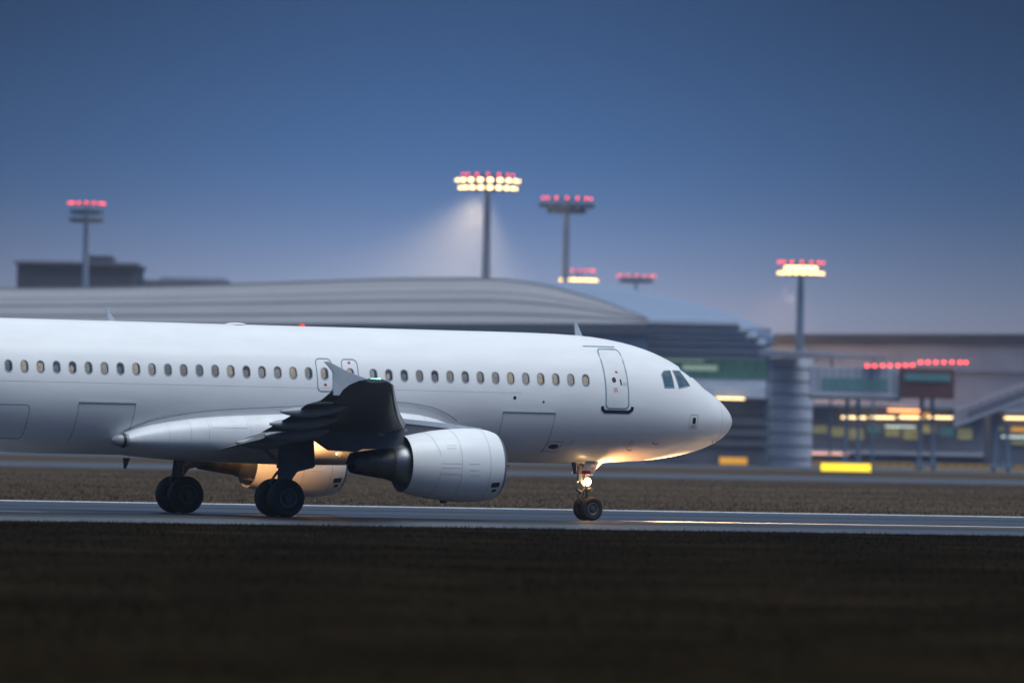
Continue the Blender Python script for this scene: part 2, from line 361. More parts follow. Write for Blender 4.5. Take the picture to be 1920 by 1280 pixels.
def skin_line(m, pts, width, out=.004, closed=False, surf=skin, sub=6):
    P = []
    n = len(pts); seg = n if closed else n - 1
    for i in range(seg):
        a, b = pts[i], pts[(i + 1) % n]
        for k in range(sub): P.append((a[0] + (b[0] - a[0]) * k / sub, a[1] + (b[1] - a[1]) * k / sub))
    if not closed: P.append(pts[-1])
    m3 = []
    for i, p in enumerate(P):
        q = P[(i + 1) % len(P)] if closed or i < len(P) - 1 else p; r = P[i - 1] if closed or i > 0 else p
        t = Vector((q[0] - r[0], q[1] - r[1])); t = t.normalized() if t.length else Vector((1, 0)); nn = Vector((-t.y, t.x)) * width / 2
        for s_, o_ in ((1, out), (-1, out), (-1, out - .006), (1, out - .006)):
            m3.append(L(surf(p[0] + nn.x * s_, p[1] + nn.y * s_, o_)))
    F = []; c = len(P)
    for i in range(c if closed else c - 1):
        j = (i + 1) % c
        for k in range(4): F.append((i * 4 + k, i * 4 + (k + 1) % 4, j * 4 + (k + 1) % 4, j * 4 + k))
    return m.add(m3, F)
def rrect(x0, x1, z0, z1, r, n=4):
    out = []
    for cx, cz, a0 in ((x1 - r, z1 - r, 0), (x0 + r, z1 - r, 90), (x0 + r, z0 + r, 180), (x1 - r, z0 + r, 270)):
        for k in range(n + 1):
            a = R(a0 + 90 * k / n); out.append((cx + r * math.cos(a), cz + r * math.sin(a)))
    return out

# cabin windows
WZ = 4.476; PW = .5334
wx = [6.2015 + PW * k for k in range(15)] + [14.47, 15.36] + [15.91 + PW * k for k in range(23)]
for i, X in enumerate(wx):
    g = MB(); skin_line(g, rrect(X - .125, X + .125, WZ - .185, WZ + .185, .12), .03, .010, closed=True, sub=1)
    wdw = skin_patch(rrect(X - .115, X + .115, WZ - .175, WZ + .175, .11), .006).build('window', M['win_glass'], PL, smooth=True)
    g.build('window_frame', M['win_frame'], wdw)
    r = random.random(); m_ = M['glow_window'] if r < .25 else M['blind'][int(r * 40) % 4]
    x1 = X + .10; x0 = X - .07 + random.choice([0, 0, .02, .05]); z1 = WZ + .155 - random.choice([0, 0, 0, .04, .1]); z0 = WZ - .155
    skin_patch(rrect(x0, x1, z0, z1, .08), .009).build('window_blind', m_, wdw, smooth=True)

# cockpit windows (right-hand panes)
COCK = [[(3.28, 4.72), (3.14, 4.83), (2.84, 4.85), (2.86, 4.30), (3.26, 4.30)],
        [(2.73, 4.85), (2.38, 4.85), (2.14, 4.38), (2.66, 4.29)]]
def topskin(X, Y, o=0):
    zm = FM(X); w = FW(X); return (X, Y, zm + (FT(X) - zm) * math.sqrt(max(0, 1 - (Y / w) ** 2)) + o)
for s_ in (1, -1):
    q = MB(); n_ = 8; V = []
    for dz in (.012, .004):
        for i in range(n_):
            for k in range(n_):
                a_, b_ = i / (n_ - 1), k / (n_ - 1)
                V.append(L(topskin((1.42 + .60 * a_) * (1 - b_) + (1.86 + .42 * a_) * b_, s_ * (.05 + .80 * b_), dz)))
    o_ = n_ * n_; q.add(V, [(i * n_ + k, i * n_ + k + 1, (i + 1) * n_ + k + 1, (i + 1) * n_ + k) for i in range(n_ - 1) for k in range(n_ - 1)] + [((e0 * n_ + f0), (e1 * n_ + f1), (e1 * n_ + f1) + o_, (e0 * n_ + f0) + o_) for e0, f0, e1, f1 in [(0, k, 0, k + 1) for k in range(n_ - 1)] + [(n_ - 1, k, n_ - 1, k + 1) for k in range(n_ - 1)] + [(k, 0, k + 1, 0) for k in range(n_ - 1)] + [(k, n_ - 1, k + 1, n_ - 1) for k in range(n_ - 1)]])
    q.build('windshield', M['glass_dark'], PL, smooth=True)
for poly in COCK:
    pn = skin_patch(poly, .008, nz_=12, nx_=8).build('cockpit_window', M['glass_dark'], PL, smooth=True)
    g = MB(); skin_line(g, poly, .03, .012, closed=True, sub=3); g.build('window_seal', M['seam'], pn)

# front passenger door
D0, D1, DZ0, DZ1 = 4.68, 5.50, 3.60, 5.48
dr = skin_patch(rrect(D0, D1, DZ0, DZ1, .13), .006, nz_=24, nx_=8).build('door', M['panel'], PL, smooth=True)
g = MB(); skin_line(g, rrect(D0, D1, DZ0, DZ1, .13), .045, .012, closed=True, sub=6); g.build('door_outline', M['door_line'], dr)
mb = MB(); mb.add(*(lambda q: (q.v, q.f))(skin_patch([(5.18 + .075 * math.cos(t / 8 * math.pi), 4.50 + .085 * math.sin(t / 8 * math.pi)) for t in range(16)], .012)))
pw = mb.build('door_window', M['win_glass'], dr)
skin_patch([(4.90, 4.34), (4.95, 4.34), (4.97, 4.52), (4.92, 4.52)], .014).build('door_handle', M['black'], dr)
for x0, x1, z0, z1, m_ in ((5.00, 5.09, 4.72, 4.78, 'red'), (5.08, 5.22, 4.12, 4.26, 'red_soft'), (4.70, 4.86, 4.33, 4.44, 'seam_soft')):
    skin_patch([(x0, z0), (x1, z0), (x1, z1), (x0, z1)], .011).build('placard', M[m_], dr)
g = MB(); skin_line(g, [(5.62, 3.66), (5.62, 3.57), (5.52, 3.49), (4.66, 3.49), (4.54, 3.57), (4.54, 3.66)], .10, .012, sub=5)
g.build('door_scuff_plate', M['black'], PL)
g = MB(); skin_line(g, [(5.95, 5.56), (4.75, 5.56)], .02, .016, sub=12); g.build('rain_gutter', M['seam'], PL)

# over-wing exits
for X in (15.36, 14.47):
    e_ = MB(); pts = rrect(X - .27, X + .27, 3.92, 4.94, .14); skin_line(e_, pts, .035, .008, closed=True, sub=4)
    ex = e_.build('emergency_exit_outline', M['door_line'], PL)
    zr = 4.80 if X < 15 else 4.10
    skin_patch([(X - .045, zr), (X + .045, zr), (X + .045, zr + .06), (X - .045, zr + .06)], .008).build('placard', M['red'], ex)

# cargo doors
for x0, x1, zt_ in ((7.27, 9.12, 3.42), (21.78, 23.68, 3.42)):
    c_ = MB(); skin_line(c_, [(x0, zt_), (x0 + .06, 2.15)], .018, .005, sub=14); skin_line(c_, [(x1, zt_), (x1 + .02, 2.15)], .018, .005, sub=14)
    skin_line(c_, [(x0, zt_), (x1, zt_)], .018, .005, sub=14)
    cg = c_.build('cargo_door_outline', M['seam'], PL)
    h_ = MB(); skin_line(h_, [(x0, zt_ + .02), (x1, zt_ + .02)], .05, .03, sub=14); h_.build('cargo_door_hinge', M['panel'], cg)
    h_ = MB(); skin_line(h_, [(x0, zt_ - .025), (x1, zt_ - .025)], .025, .012, sub=14); h_.build('hinge_gap', M['seam'], cg)
c_ = MB(); skin_line(c_, rrect(25.3, 26.6, 2.25, 3.3, .12), .02, .005, closed=True, sub=5); c_.build('bulk_door_outline', M['seam'], PL)
# skin joints
for z, xa, xb in ((4.02, 8.5, 26.5),):
    c_ = MB(); skin_line(c_, [(xa, z), (xb, z)], .012, .003, sub=40); c_.build('skin_joint', M['seam_soft'], PL)
c_ = MB(); skin_line(c_, [(.78, z) for z in np.linspace(2.62, 4.02, 12)], .014, .004, sub=3); c_.build('radome_joint', M['seam_soft'], PL)
c_ = MB(); skin_line(c_, [(.8, 2.62), (1.6, 2.9), (3.2, 2.83), (6.5, 2.75)], .008, .003, sub=10); c_.build('skin_joint', M['seam_soft'], PL)

# small hatches and ports on the nose
h_ = MB(); skin_line(h_, rrect(1.93, 2.26, 3.03, 3.46, .06), .018, .005, closed=True, sub=2); ph = h_.build('ground_power_hatch', M['red_soft'], PL)
skin_patch([(2.02, 3.17), (2.15, 3.17), (2.15, 3.36), (2.02, 3.36)], .008).build('hatch_label', M['black'], ph)
skin_patch([(2.0, 3.07), (2.19, 3.07), (2.19, 3.13), (2.0, 3.13)], .008).build('placard', M['red_soft'], ph)
h_ = MB(); skin_line(h_, [(6.73, 2.50), (7.25, 2.50), (7.38, 2.18), (6.85, 2.18)], .018, .005, closed=True, sub=3); ov = h_.build('outflow_hatch', M['seam'], PL)
skin_patch([(7.03 + .18 * math.cos(t / 8 * math.pi), 2.345 + .075 * math.sin(t / 8 * math.pi)) for t in range(16)], .008).build('outflow_valve', M['black'], ov)
for X, Z, r_ in ((8.75, 3.86, .055), (7.73, 3.75, .035)):
    skin_patch([(X + r_ * math.cos(t / 6 * math.pi), Z + r_ * math.sin(t / 6 * math.pi)) for t in range(12)], .006).build('drain_port', M['black'], PL)
for X0, X1, Z0, Z1 in ((6.42, 6.52, 2.42, 2.54), (4.28, 4.38, 2.44, 2.57)):
    h_ = MB(); skin_line(h_, [(X0, Z0), (X1, Z0), (X1 - .03, Z1), (X0 - .03, Z1)], .012, .005, closed=True, sub=2); h_.build('static_port_marking', M['seam'], PL)
for X, Z in ((4.38, 2.34), (3.5, 2.55), (1.0, 2.62)):      # pitot probes
    p0 = Vector(skin(X, Z, 0)); p1 = Vector(skin(X, Z, .09)); m_ = MB(); m_.tube([L(p0), L(p1), L(p1 + Vector((-.14, 0, 0)))], .014, 8); m_.build('pitot_probe', M['black'], PL, smooth=True)

# blade antennas, beacon, dome
def blade(X, z0, h, c, sweep, m, name='antenna', th=.03):
    b = MB(); poly = [(0, -.08), (c, -.08), (c * .28 + sweep, h), (sweep, h)]
    b.prism(poly, lambda a, z, t: L((X + a, t, z0 + z)), -th, th); return b.build(name, m, PL, bevel=.01)
blade(21.66, 5.96, .40, .27, .30, M['fence']); blade(5.36, 5.90, .46, .28, .27, M['fence'])
blade(21.10, 1.80, -.42, .24, .14, M['gear']); blade(7.9, 1.80, -.12, .10, .05, M['gear']); blade(11, 1.7, -.16, .14, .07, M['gear'])
b = MB(); b.lathe(L((17.6, 0, 5.955)), (0, 0, 1), [(0, .34), (.03, .31), (.055, .2), (.065, .001)], 24); b.build('antenna_dome', M['paint'], PL, smooth=True)
b = MB(); b.lathe(L((15.3, 0, 5.955)), (0, 0, 1), [(0, .10), (.05, .09), (.09, .05), (.10, .001)], 20); b.build('beacon', mat('red_beacon_lens', (.5, .01, .01), .3, emit=(1, .04, .03), es=.35), PL, smooth=True)
b = MB(); b.lathe(L((6.49, 0, 5.945)), (0, 0, 1), [(0, .03), (.05, .02), (.06, .001)], 12); b.build('antenna', M['black'], PL)

# belly fairing
BT = prof([(10.35, 2.6), (10.55, 2.98), (10.9, 3.25), (11.85, 3.58), (13, 3.68), (14.6, 3.62), (16.5, 3.47), (19.2, 3.28), (21, 2.97), (21.8, 2.68), (22.1, 2.50), (22.3, 2.30)])
BB = prof([(10.35, 1.95), (11, 1.78), (13, 1.64), (15.5, 1.60), (19, 1.66), (21, 1.78), (21.8, 1.92), (22.1, 2.03), (22.3, 2.24)])
BW = prof([(10.35, 1.60), (10.6, 1.86), (11.2, 2.04), (12.5, 2.2), (15, 2.28), (18, 2.26), (20, 2.18), (21.2, 2.07), (21.8, 1.98), (22.1, 1.92), (22.3, 1.84)])
def bskin(X, Z, out=0):
    c = (BT(X) + BB(X)) / 2; h = (BT(X) - BB(X)) / 2; s = max(-.999, min(.999, (Z - c) / h)); Y = BW(X) * (1 - abs(s) ** 2.6) ** (1 / 2.6)
    return (X, Y + out, Z)
xs = [10.35, 10.42, 10.55, 10.75, 11, 11.4, 12, 13, 14, 15, 16, 17, 18, 19, 19.7, 20.3, 20.8, 21.2, 21.5, 21.8, 22.0, 22.15, 22.25, 22.3]; v = []; f = []; n = 72
for X in xs:
    c = (BT(X) + BB(X)) / 2; h = (BT(X) - BB(X)) / 2
    for k in range(n):
        t = 2 * math.pi * k / n; e_ = 2 / 2.6
        v.append(L((X, BW(X) * math.copysign(abs(math.cos(t)) ** e_, math.cos(t)), c + h * math.copysign(abs(math.sin(t)) ** e_, math.sin(t)))))
for i in range(len(xs) - 1):
    for k in range(n): f.append((i * n + k, (i + 1) * n + k, (i + 1) * n + (k + 1) % n, i * n + (k + 1) % n))
f.append(tuple(range(n))); f.append(tuple((len(xs) - 1) * n + k for k in range(n)))
b = MB(); b.add(v, f); BF = b.build('belly_fairing', M['panel'], PL, smooth=True)
c_ = MB()
for X in (11.9, 13.2, 18.0, 19.4, 20.0, 20.7): skin_line(c_, [(X, z) for z in np.linspace(BB(X) + .12, BT(X) - .16, 16)], .012, .004, surf=bskin, sub=1)
skin_line(c_, rrect(18.1, 19.3, 2.72, 3.12, .04), .010, .004, closed=True, surf=bskin, sub=3)
c_.build('fairing_joint', M['seam_soft'], BF)
c_ = MB(); skin_line(c_, [(X, BT(X) - .045 - .0) for X in np.linspace(10.7, 22.0, 60)], .028, .02, surf=lambda X, Z, o: (X, skin(X, Z)[1] + .015 + o, Z), sub=1); c_.build('fairing_seal', M['seam'], BF)
b = MB(); b.lathe(L((22.22, 1.86, 2.26)), L((1, 0, 0)), [(-.2, .20), (.0, .2), (.12, .185), (.24, .13), (.31, .05), (.33, .001)], 24); b.build('fairing_end_cap', M['fairing'], BF, smooth=True)
b = MB(); b.lathe(L((22.18, 1.86, 2.26)), L((1, 0, 0)), [(-.06, .2), (-.06, .225), (.03, .225), (.03, .2)], 24, close=True); b.build('fairing_end_gap', M['black'], BF)

# wings
AF = [(0, 0), (.005, .012), (.0125, .020), (.03, .032), (.06, .044), (.1, .053), (.18, .061), (.28, .065), (.4, .063), (.55, .053), (.7, .037), (.85, .018), (1, .002)]
SEC = [(0, 11.7, 7.4, 2.62, .145, 3), (2, 12.35, 6.45, 2.62, .145, 3), (6.4, 14.8, 4.0, 2.86, .12, 1.5), (10, 16.72, 3.05, 3.22, .115, .8), (13.5, 18.5, 2.35, 3.60, .11, .2), (15.5, 19.5, 1.95, 3.84, .11, 0), (16.7, 20.12, 1.72, 4.06, .105, 0), (17.05, 20.45, 1.5, 4.13, .09, 0)]
def wsec(y):
    ys = [s[0] for s in SEC]
    return [float(np.interp(y, ys, [s[k] for s in SEC])) for k in range(1, 6)]
def wpt(y, c, t, side):                         # chord fraction c, thickness offset t (fraction of chord)
    xl, ch, z, th, tw = wsec(y); a = R(tw)
    return L((xl + c * ch, side * y, z + (.35 - c) * ch * math.sin(a) + t * ch))
def wing(side):
    ys = [0, 1, 2, 3.2, 4.6, 6.4, 8, 10, 12, 13.5, 14.6, 15.5, 16.2, 16.7, 16.9, 17.05]; v = []; f = []
    prof_ = [(c, t) for c, t in AF[::-1]] + [(c, -t * .8) for c, t in AF[1:]]
    n = len(prof_)
    for y in ys:
        th = wsec(y)[3] / .13
        for c, t in prof_: v.append(wpt(y, c * .82 if y > 1.9 and y < 16.3 else c, t * th, side))
    for i in range(len(ys) - 1):
        for k in range(n): f.append((i * n + k, i * n + (k + 1) % n, (i + 1) * n + (k + 1) % n, (i + 1) * n + k))
    f.append(tuple(range(n))); f.append(tuple((len(ys) - 1) * n + k for k in range(n)))
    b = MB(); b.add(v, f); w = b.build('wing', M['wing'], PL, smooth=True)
    # flaps and aileron, lowered a little
    for y0, y1, ang, m_ in ((2.1, 6.3, 14, 'wing'), (6.5, 13.3, 7, 'wing'), (13.4, 16.2, 3, 'wing')):
        b = MB(); v = []; yy = np.linspace(y0, y1, 6); fp = [(0, 0), (.08, .1), (.3, .12), (.6, .07), (1, .01), (.6, -.015), (.3, -.04), (.08, -.05)]
        for y in yy:
            xl, ch, z, th, tw = wsec(y); fc = min(.40 * ch, 1.60) if ang > 5 else .24 * ch; x0 = xl + (.80 if ang > 5 else .79) * ch; z0 = wpt(y, .8, -.012, side)[2] - .01
            for c, t in fp:
                a = R(ang); v.append(L((x0 + fc * (c * math.cos(a) + t * math.sin(a)), side * y, z0 + fc * (-c * math.sin(a) + t * math.cos(a)))))
        n = len(fp); f = []
        for i in range(5):
            for k in range(n): f.append((i * n + k, i * n + (k + 1) % n, (i + 1) * n + (k + 1) % n, (i + 1) * n + k))
        f += [tuple(range(n)), tuple(5 * n + k for k in range(n))]
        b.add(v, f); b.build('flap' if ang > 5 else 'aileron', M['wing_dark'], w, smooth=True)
    # flap track fairings
    for y, ln, r in ((3.9, 2.5, .22), (6.35, 2.15, .23), (9.3, 2.25, .20), (12.3, 2.15, .18)):
        xl, ch, z, th, tw = wsec(y); x0 = xl + ch * .62; zb = wpt(y, .62, -.05, side)[2] - .02; b = MB()
        P = [L((x0 + ln * s, side * y, zb + .10 * (1 - s) - .12 * math.sin(s * 2.4) - .03 * s * s)) for s in np.linspace(0, 1, 12)]
        rr = [r * max(.03, math.sin(math.pi * min(1, s ** .95) * .97 + .03)) ** .6 for s in np.linspace(0.02, 1, 12)]
        b.tube(P, rr, 16); b.build('flap_track_fairing', M['fairing'], w, smooth=True)
    # leading edge slats
    for y0, y1 in ((2.5, 5.0), (6.5, 9.0), (9.05, 11.5), (11.55, 14.0), (14.05, 16.5)):
        b = MB(); v = []; sp = [(.0, .0), (-.012, .02), (.01, .035), (.06, .05), (.13, .06), (.13, .052), (.05, .03), (.02, .0), (.03, -.022), (.01, -.02)]
        for y in np.linspace(y0, y1, 4):
            th = wsec(y)[3] / .13
            for c, t in sp: v.append(wpt(y, c - .022, t * th - .012, side))
        n = len(sp); f = []
        for i in range(3):
            for k in range(n): f.append((i * n + k, i * n + (k + 1) % n, (i + 1) * n + (k + 1) % n, (i + 1) * n + k))
        f += [tuple(range(n)), tuple(3 * n + k for k in range(n))]
        b.add(v, f); b.build('slat', M['slat'], w, smooth=True)
    # fence at the tip
    fp = [(22.50, 4.66), (22.34, 4.66), (21.75, 4.40), (21.05, 4.17), (21.35, 4.12), (21.66, 4.0), (21.86, 3.85), (21.98, 3.68), (22.17, 3.68), (22.20, 4.0), (22.18, 4.33), (22.38, 4.55)]
    b = MB(); b.prism(fp, lambda a, z, t: L((a, side * (17.06 + t), z)), 0, .05); b.build('wingtip_fence', M['fence'], w, bevel=.012)
    b = MB(); b.tube([L((20.62, side * 16.95, 4.16)), L((20.95, side * 17.02, 4.17))], [.045, .03], 10)
    b.build('navigation_light', M['nav_green'] if side > 0 else mat('red_lamp', (.5, .05, .05), .3, emit=(1, .1, .05), es=8), w, smooth=True)
    return w
WG = wing(1); WG2 = wing(-1)

# engines
def engine(side):
    Y = 5.75 * side; c = L((0, Y, 1.71)); ax = L((1, 0, 0))
    q = lambda X: 12.7 - (12.7 - X) * .77 if X < 12.7 else X
    Q = lambda pr: [(q(a), r) for a, r in pr]
    b = MB(); b.lathe(c, ax, Q([(11.06, 1.035), (11.35, 1.10), (11.8, 1.135), (12.4, 1.15), (13.0, 1.12), (13.6, 1.05), (14.1, .96), (14.5, .88), (14.5, .865), (14.2, .90), (13.6, .93), (12.6, .90), (11.5, .86), (11.15, .90)]), 72)
    e = b.build('engine_cowl', M['paint'], PL, smooth=True)
    b = MB(); b.lathe(c, ax, Q([(11.06, 1.037), (10.98, 1.01), (10.92, .97), (10.90, .93), (10.93, .90), (11.0, .88), (11.15, .898)]), 72); b.build('intake_lip', M['lip'], e, smooth=True)
    b = MB(); b.lathe(c, ax, Q([(11.62, .86), (11.60, .25), (11.45, .16), (11.30, .03), (11.29, .001)]), 36); b.build('fan', M['core'], e, smooth=True)
    b = MB(); b.lathe(c, ax, [(13.0, .93), (13.02, .5)], 48); b.build('fan_duct', M['black'], e)
    b = MB(); b.lathe(c, ax, [(13.0, .68), (14.0, .70), (14.55, .62), (14.9, .52), (14.93, .50)], 48); b.build('core_cowl', M['nozzle'], e, smooth=True)
    b = MB(); b.lathe(c, ax, [(14.9, .52), (14.95, .49), (15.5, .42), (16.15, .325), (16.2, .315), (16.17, .295), (15.6, .33), (15.0, .3)], 48); b.build('exhaust_nozzle', M['core'], e, smooth=True)
    b = MB(); b.lathe(c, ax, [(15.4, .2), (15.9, .17), (16.3, .08), (16.42, .001)], 32); b.build('exhaust_cone', M['core'], e, smooth=True)
    # cowl joints, drawn on the outboard skin
    R_ = pchip([q(11.06), q(11.35), q(11.8), q(12.4), 13.0, 13.6, 14.1, 14.5], [1.035, 1.10, 1.135, 1.15, 1.12, 1.05, .96, .88])
    def esurf(X, Z, o):      # Z is the angle in degrees here, 0 = outboard, 90 = up
        r = R_(X) + o; s_ = 1 if side > 0 else -1
        return (X, Y + r * math.cos(R(Z)), 1.71 + r * math.sin(R(Z)))
    def eline(m, pts, w):
        for (xa, za), (xb, zb) in zip(pts, pts[1:]):
            k = max(2, int(abs(zb - za) / 4) + 2); n0 = len(m.v); V = []
            for i in range(k):
                X = xa + (xb - xa) * i / (k - 1); A = za + (zb - za) * i / (k - 1)
                if abs(zb - za) > 20: q = [(X - w / 2, A), (X + w / 2, A)]
                else: q = [(X, A - w * 26), (X, A + w * 26)]
                V += [L(esurf(*q[0], .004)), L(esurf(*q[1], .004))]
            m.add(V, [(2 * i, 2 * i + 1, 2 * i + 3, 2 * i + 2) for i in range(k - 1)])
    j = MB(); eline(j, [(11.97, -75), (11.97, 88)], .010); eline(j, [(12.95, -80), (12.95, 40)], .010); eline(j, [(12.95, 40), (13.05, 88)], .010)
    eline(j, [(13.62, 15), (13.9, 88)], .010); eline(j, [(13.62, -10), (13.75, -80)], .010)
    for A in (2, -5, -15): eline(j, [(12.95, A), (13.62, A)], .010)
    for A in (2, -8, -16): eline(j, [(12.35, A), (12.7, A)], .010)
    for A in (33, 28): eline(j, [(13.1, A), (13.4, A)], .008)
    j.build('cowl_joint', M['seam'], e)
    for (x0, x1, a0, a1) in ((11.55, 11.85, -37, -28), (11.62, 11.76, -47, -41)):
        b = MB(); V = []
        for i in range(4):
            for q in range(4): V.append(L(esurf(x0 + (x1 - x0) * q / 3, a0 + (a1 - a0) * i / 3, .006)))
        b.add(V, [(i * 4 + q, i * 4 + q + 1, i * 4 + q + 5, i * 4 + q + 4) for i in range(3) for q in range(3)]); b.build('cowl_vent', M['black'], e)
    b = MB(); b.prism([(12.9, .60), (13.15, .60), (13.1, .52), (12.98, .52)], lambda a, z, t: L((a, Y + t, z)), -.04, .04); b.build('drain_mast', M['black'], e)
    # pylon
    pp = [(12.0, 2.82), (12.6, 2.91), (13.4, 2.99), (14.7, 3.09), (15.6, 3.05), (17.6, 2.85), (18.0, 2.7), (17.7, 2.52), (16.95, 2.08), (16.1, 2.04), (15.9, 2.14), (14.9, 2.16), (14.3, 2.2), (14.1, 2.45), (12.6, 2.7)]
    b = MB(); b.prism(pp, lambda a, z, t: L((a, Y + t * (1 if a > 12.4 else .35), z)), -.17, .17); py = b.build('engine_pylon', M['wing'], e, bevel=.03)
    tp = [(11.80, 2.84), (12.6, 2.93), (13.4, 3.01), (14.72, 3.11)]
    b = MB()
    V = []
    for a, z in tp:
        w_ = .19 if a > 12.2 else .08
        V += [L((a, Y - w_, z + .01)), L((a, Y + w_, z + .01)), L((a, Y + w_ + .01, z - .14)), L((a, Y - w_ - .01, z - .14))]
    F = [(i * 4 + k, i * 4 + (k + 1) % 4, i * 4 + 4 + (k + 1) % 4, i * 4 + 4 + k) for i in range(3) for k in range(4)] + [(0, 1, 2, 3), (12, 13, 14, 15)]
    b.add(V, F); b.build('pylon_cap', M['fence'], py, bevel=.01)
    if side > 0:
        b = MB(); b.lathe(L((15.3, Y + .17, 2.68)), L((0, 1, 0)), [(0, .14), (.012, .14), (.012, .001)], 24); b.build('pylon_hatch', M['fairing'], py)
        b = MB(); b.lathe(L((14.45, Y + .17, 2.75)), L((0, 1, 0)), [(0, .06), (.012, .06), (.012, .001)], 24); b.build('pylon_hatch', M['fairing'], py)
    return e
engine(1); engine(-1)

# wheels
def wheel(parent, X, Y, r, w, out, rimm):
    b = MB(); h = w / 2; c = L((X, Y, r)); ax = L((0, 1, 0))
    pr = [(-h * .75, r * .52), (-h, r * .66), (-h, r * .84), (-h * .8, r * .955), (-h * .45, r), (-h * .42, r * .985), (-h * .36, r * .985), (-h * .33, r), (-.02, r), (0, r * .985), (.02, r), (h * .33, r), (h * .36, r * .985), (h * .42, r * .985), (h * .45, r), (h * .8, r * .955), (h, r * .84), (h, r * .66), (h * .75, r * .52)]
    b.lathe(c, ax, pr, 48); t = b.build('tyre', M['tyre'], parent, smooth=True)
    b = MB()
    for s in (-1, 1):
        b.lathe(c, ax, [(s * h * .95, r * .53), (s * h * .98, r * .50), (s * h * .80, r * .46), (s * h * .55, r * .42), (s * h * .5, r * .25), (s * h * .9, r * .2), (s * h * .95, r * .14), (s * h * .95, .001)], 36)
    b.lathe(c, ax, [(-h * .9, r * .54), (h * .9, r * .54)], 36)
    b.build('rim', M['rim_dark'], t, smooth=True)
    b = MB(); b.lathe(c, L((0, 1, 0)), [(h * .92, r * .50), (h * 1.0, r * .475), (h * .90, r * .44), (h * .8, r * .47)], 36, close=True); b.build('rim_flange', rimm, t, smooth=True)
def add_leg(name, label=None):
    o = bpy.data.objects.new(name, None); COL.objects.link(o); o.parent = PL
    return o
# main gear
for side in (1, -1):
    Y = 3.795 * side; G = MB(); G.tube([L((17.5, Y * .98, 2.7)), L((17.68, Y, 1.5))], .14, 16); G.tube([L((17.68, Y, 1.55)), L((17.71, Y, .6))], .09, 16)
    G.tube([L((17.71, Y - .66, .585)), L((17.71, Y + .66, .585))], .085, 14)
    leg = G.build('main_landing_gear', M['gear'], PL, smooth=True)
    b = MB(); b.tube([L((17.6, Y * .95, 1.6)), L((17.45, Y * .45, 2.2))], .07, 10); b.tube([L((17.45, Y * .45, 2.2)), L((17.3, Y * .3, 2.0))], .06, 10); b.build('side_brace', M['gear_light'], leg, smooth=True)
    b = MB()
    b.tube([L((17.78, Y, 1.4)), L((18.05, Y, 1.05)), L((17.8, Y, .68))], .045, 8); b.build('torque_link', M['gear'], leg)
    b = MB(); b.tube([L((17.55, Y + .12 * side, 2.5)), L((17.6, Y + .15 * side, 1.3)), L((17.66, Y + .2 * side, .7))], .02, 6); b.build('brake_hose', M['black'], leg)
    for dy in (-.47, .47): wheel(leg, 17.71, Y + dy, .585, .42, side, M['rim'] if side > 0 and dy > 0 else M['rim_dark'])
    dp = [(17.75, 2.75), (16.72, 2.75), (16.66, 1.60), (16.72, 1.53), (17.26, 1.40), (17.48, 1.12), (17.86, 1.12), (17.78, 1.9)]
    b = MB(); b.prism(dp, lambda a, z, t: L((a, side * (4.10 + t - (z - 1.1) * .05), z)), 0, .05); b.build('gear_door', M['wing'], leg, bevel=.01)
    bd = [(16.6, 1.72), (18.6, 1.72), (18.5, 1.58), (16.7, 1.56)]
# nose gear
G = MB(); G.tube([L((5.42, 0, 2.3)), L((5.16, 0, 1.2))], .10, 14); G.tube([L((5.16, 0, 1.25)), L((5.07, 0, .45))], .065, 14); G.tube([L((5.07, -.26, .38)), L((5.07, .26, .38))], .05, 12)
G.tube([L((5.14, -.12, 1.28)), L((5.14, .12, 1.28))], .10, 12)
ng = G.build('nose_landing_gear', M['gear'], PL, smooth=True)
b = MB(); b.tube([L((5.14, 0, 1.42)), L((5.75, 0, 2.0))], .05, 10); b.tube([L((5.75, -.28, 1.95)), L((5.75, .28, 1.95))], .04, 8); b.build('drag_brace', M['gear_light'], ng, smooth=True)
b = MB(); b.tube([L((5.2, 0, 1.05)), L((5.45, 0, .78)), L((5.14, 0, .5))], .035, 8); b.build('torque_link', M['gear'], ng)
b = MB(); b.tube([L((5.1, -.28, 1.0)), L((5.1, .28, 1.0))], .06, 12); b.tube([L((5.35, .05, .9)), L((5.55, .1, 1.0))], .05, 10); b.build('steering_actuator', M['gear'], ng, smooth=True)
b = MB()
for dy in (.09, -.09, .13): b.tube([L((5.36, dy, 1.9)), L((5.26 + dy * .2, dy, 1.5)), L((5.19, dy, 1.1)), L((5.2, dy * 1.4, .6))], .014, 6)
b.build('brake_hose', M['black'], ng)
b = MB(); b.prism([(5.58, 1.75), (5.46, 1.75), (5.42, 1.25), (5.56, 1.25)], lambda a, z, t: L((a, .16 + t, z)), 0, .1); b.tube([L((5.50, .2, 1.3)), L((5.3, .12, 1.1))], .05, 8); b.build('retraction_link', M['gear_light'], ng)
for dy in (-.25, .25): wheel(ng, 5.07, dy, .38, .22, 1, M['rim'])
for s in (1, -1):
    dp = [(4.88, 1.92), (5.38, 1.92), (5.52, 1.50), (5.10, 1.46)] if s > 0 else [(4.28, 1.94), (5.38, 1.94), (5.5, 1.5), (4.86, 1.44)]
    b = MB(); b.prism(dp, lambda a, z, t: L((a, s * (.36 + t), z)), 0, .03); d_ = b.build('gear_door', M['paint'], ng, bevel=.008)
    if s > 0:
        b = MB(); b.prism([(5.22, 1.475), (5.53, 1.49), (5.50, 1.60), (5.20, 1.595)], lambda a, z, t: L((a, .392 + t, z)), 0, .006); b.build('placard', M['red'], d_)
b = MB(); b.prism([(5.86, 1.88), (5.72, 1.88), (5.66, 1.50), (5.78, 1.48)], lambda a, z, t: L((a, .30 + t, z)), 0, .03); b.build('gear_door', M['wing_dark'], ng)
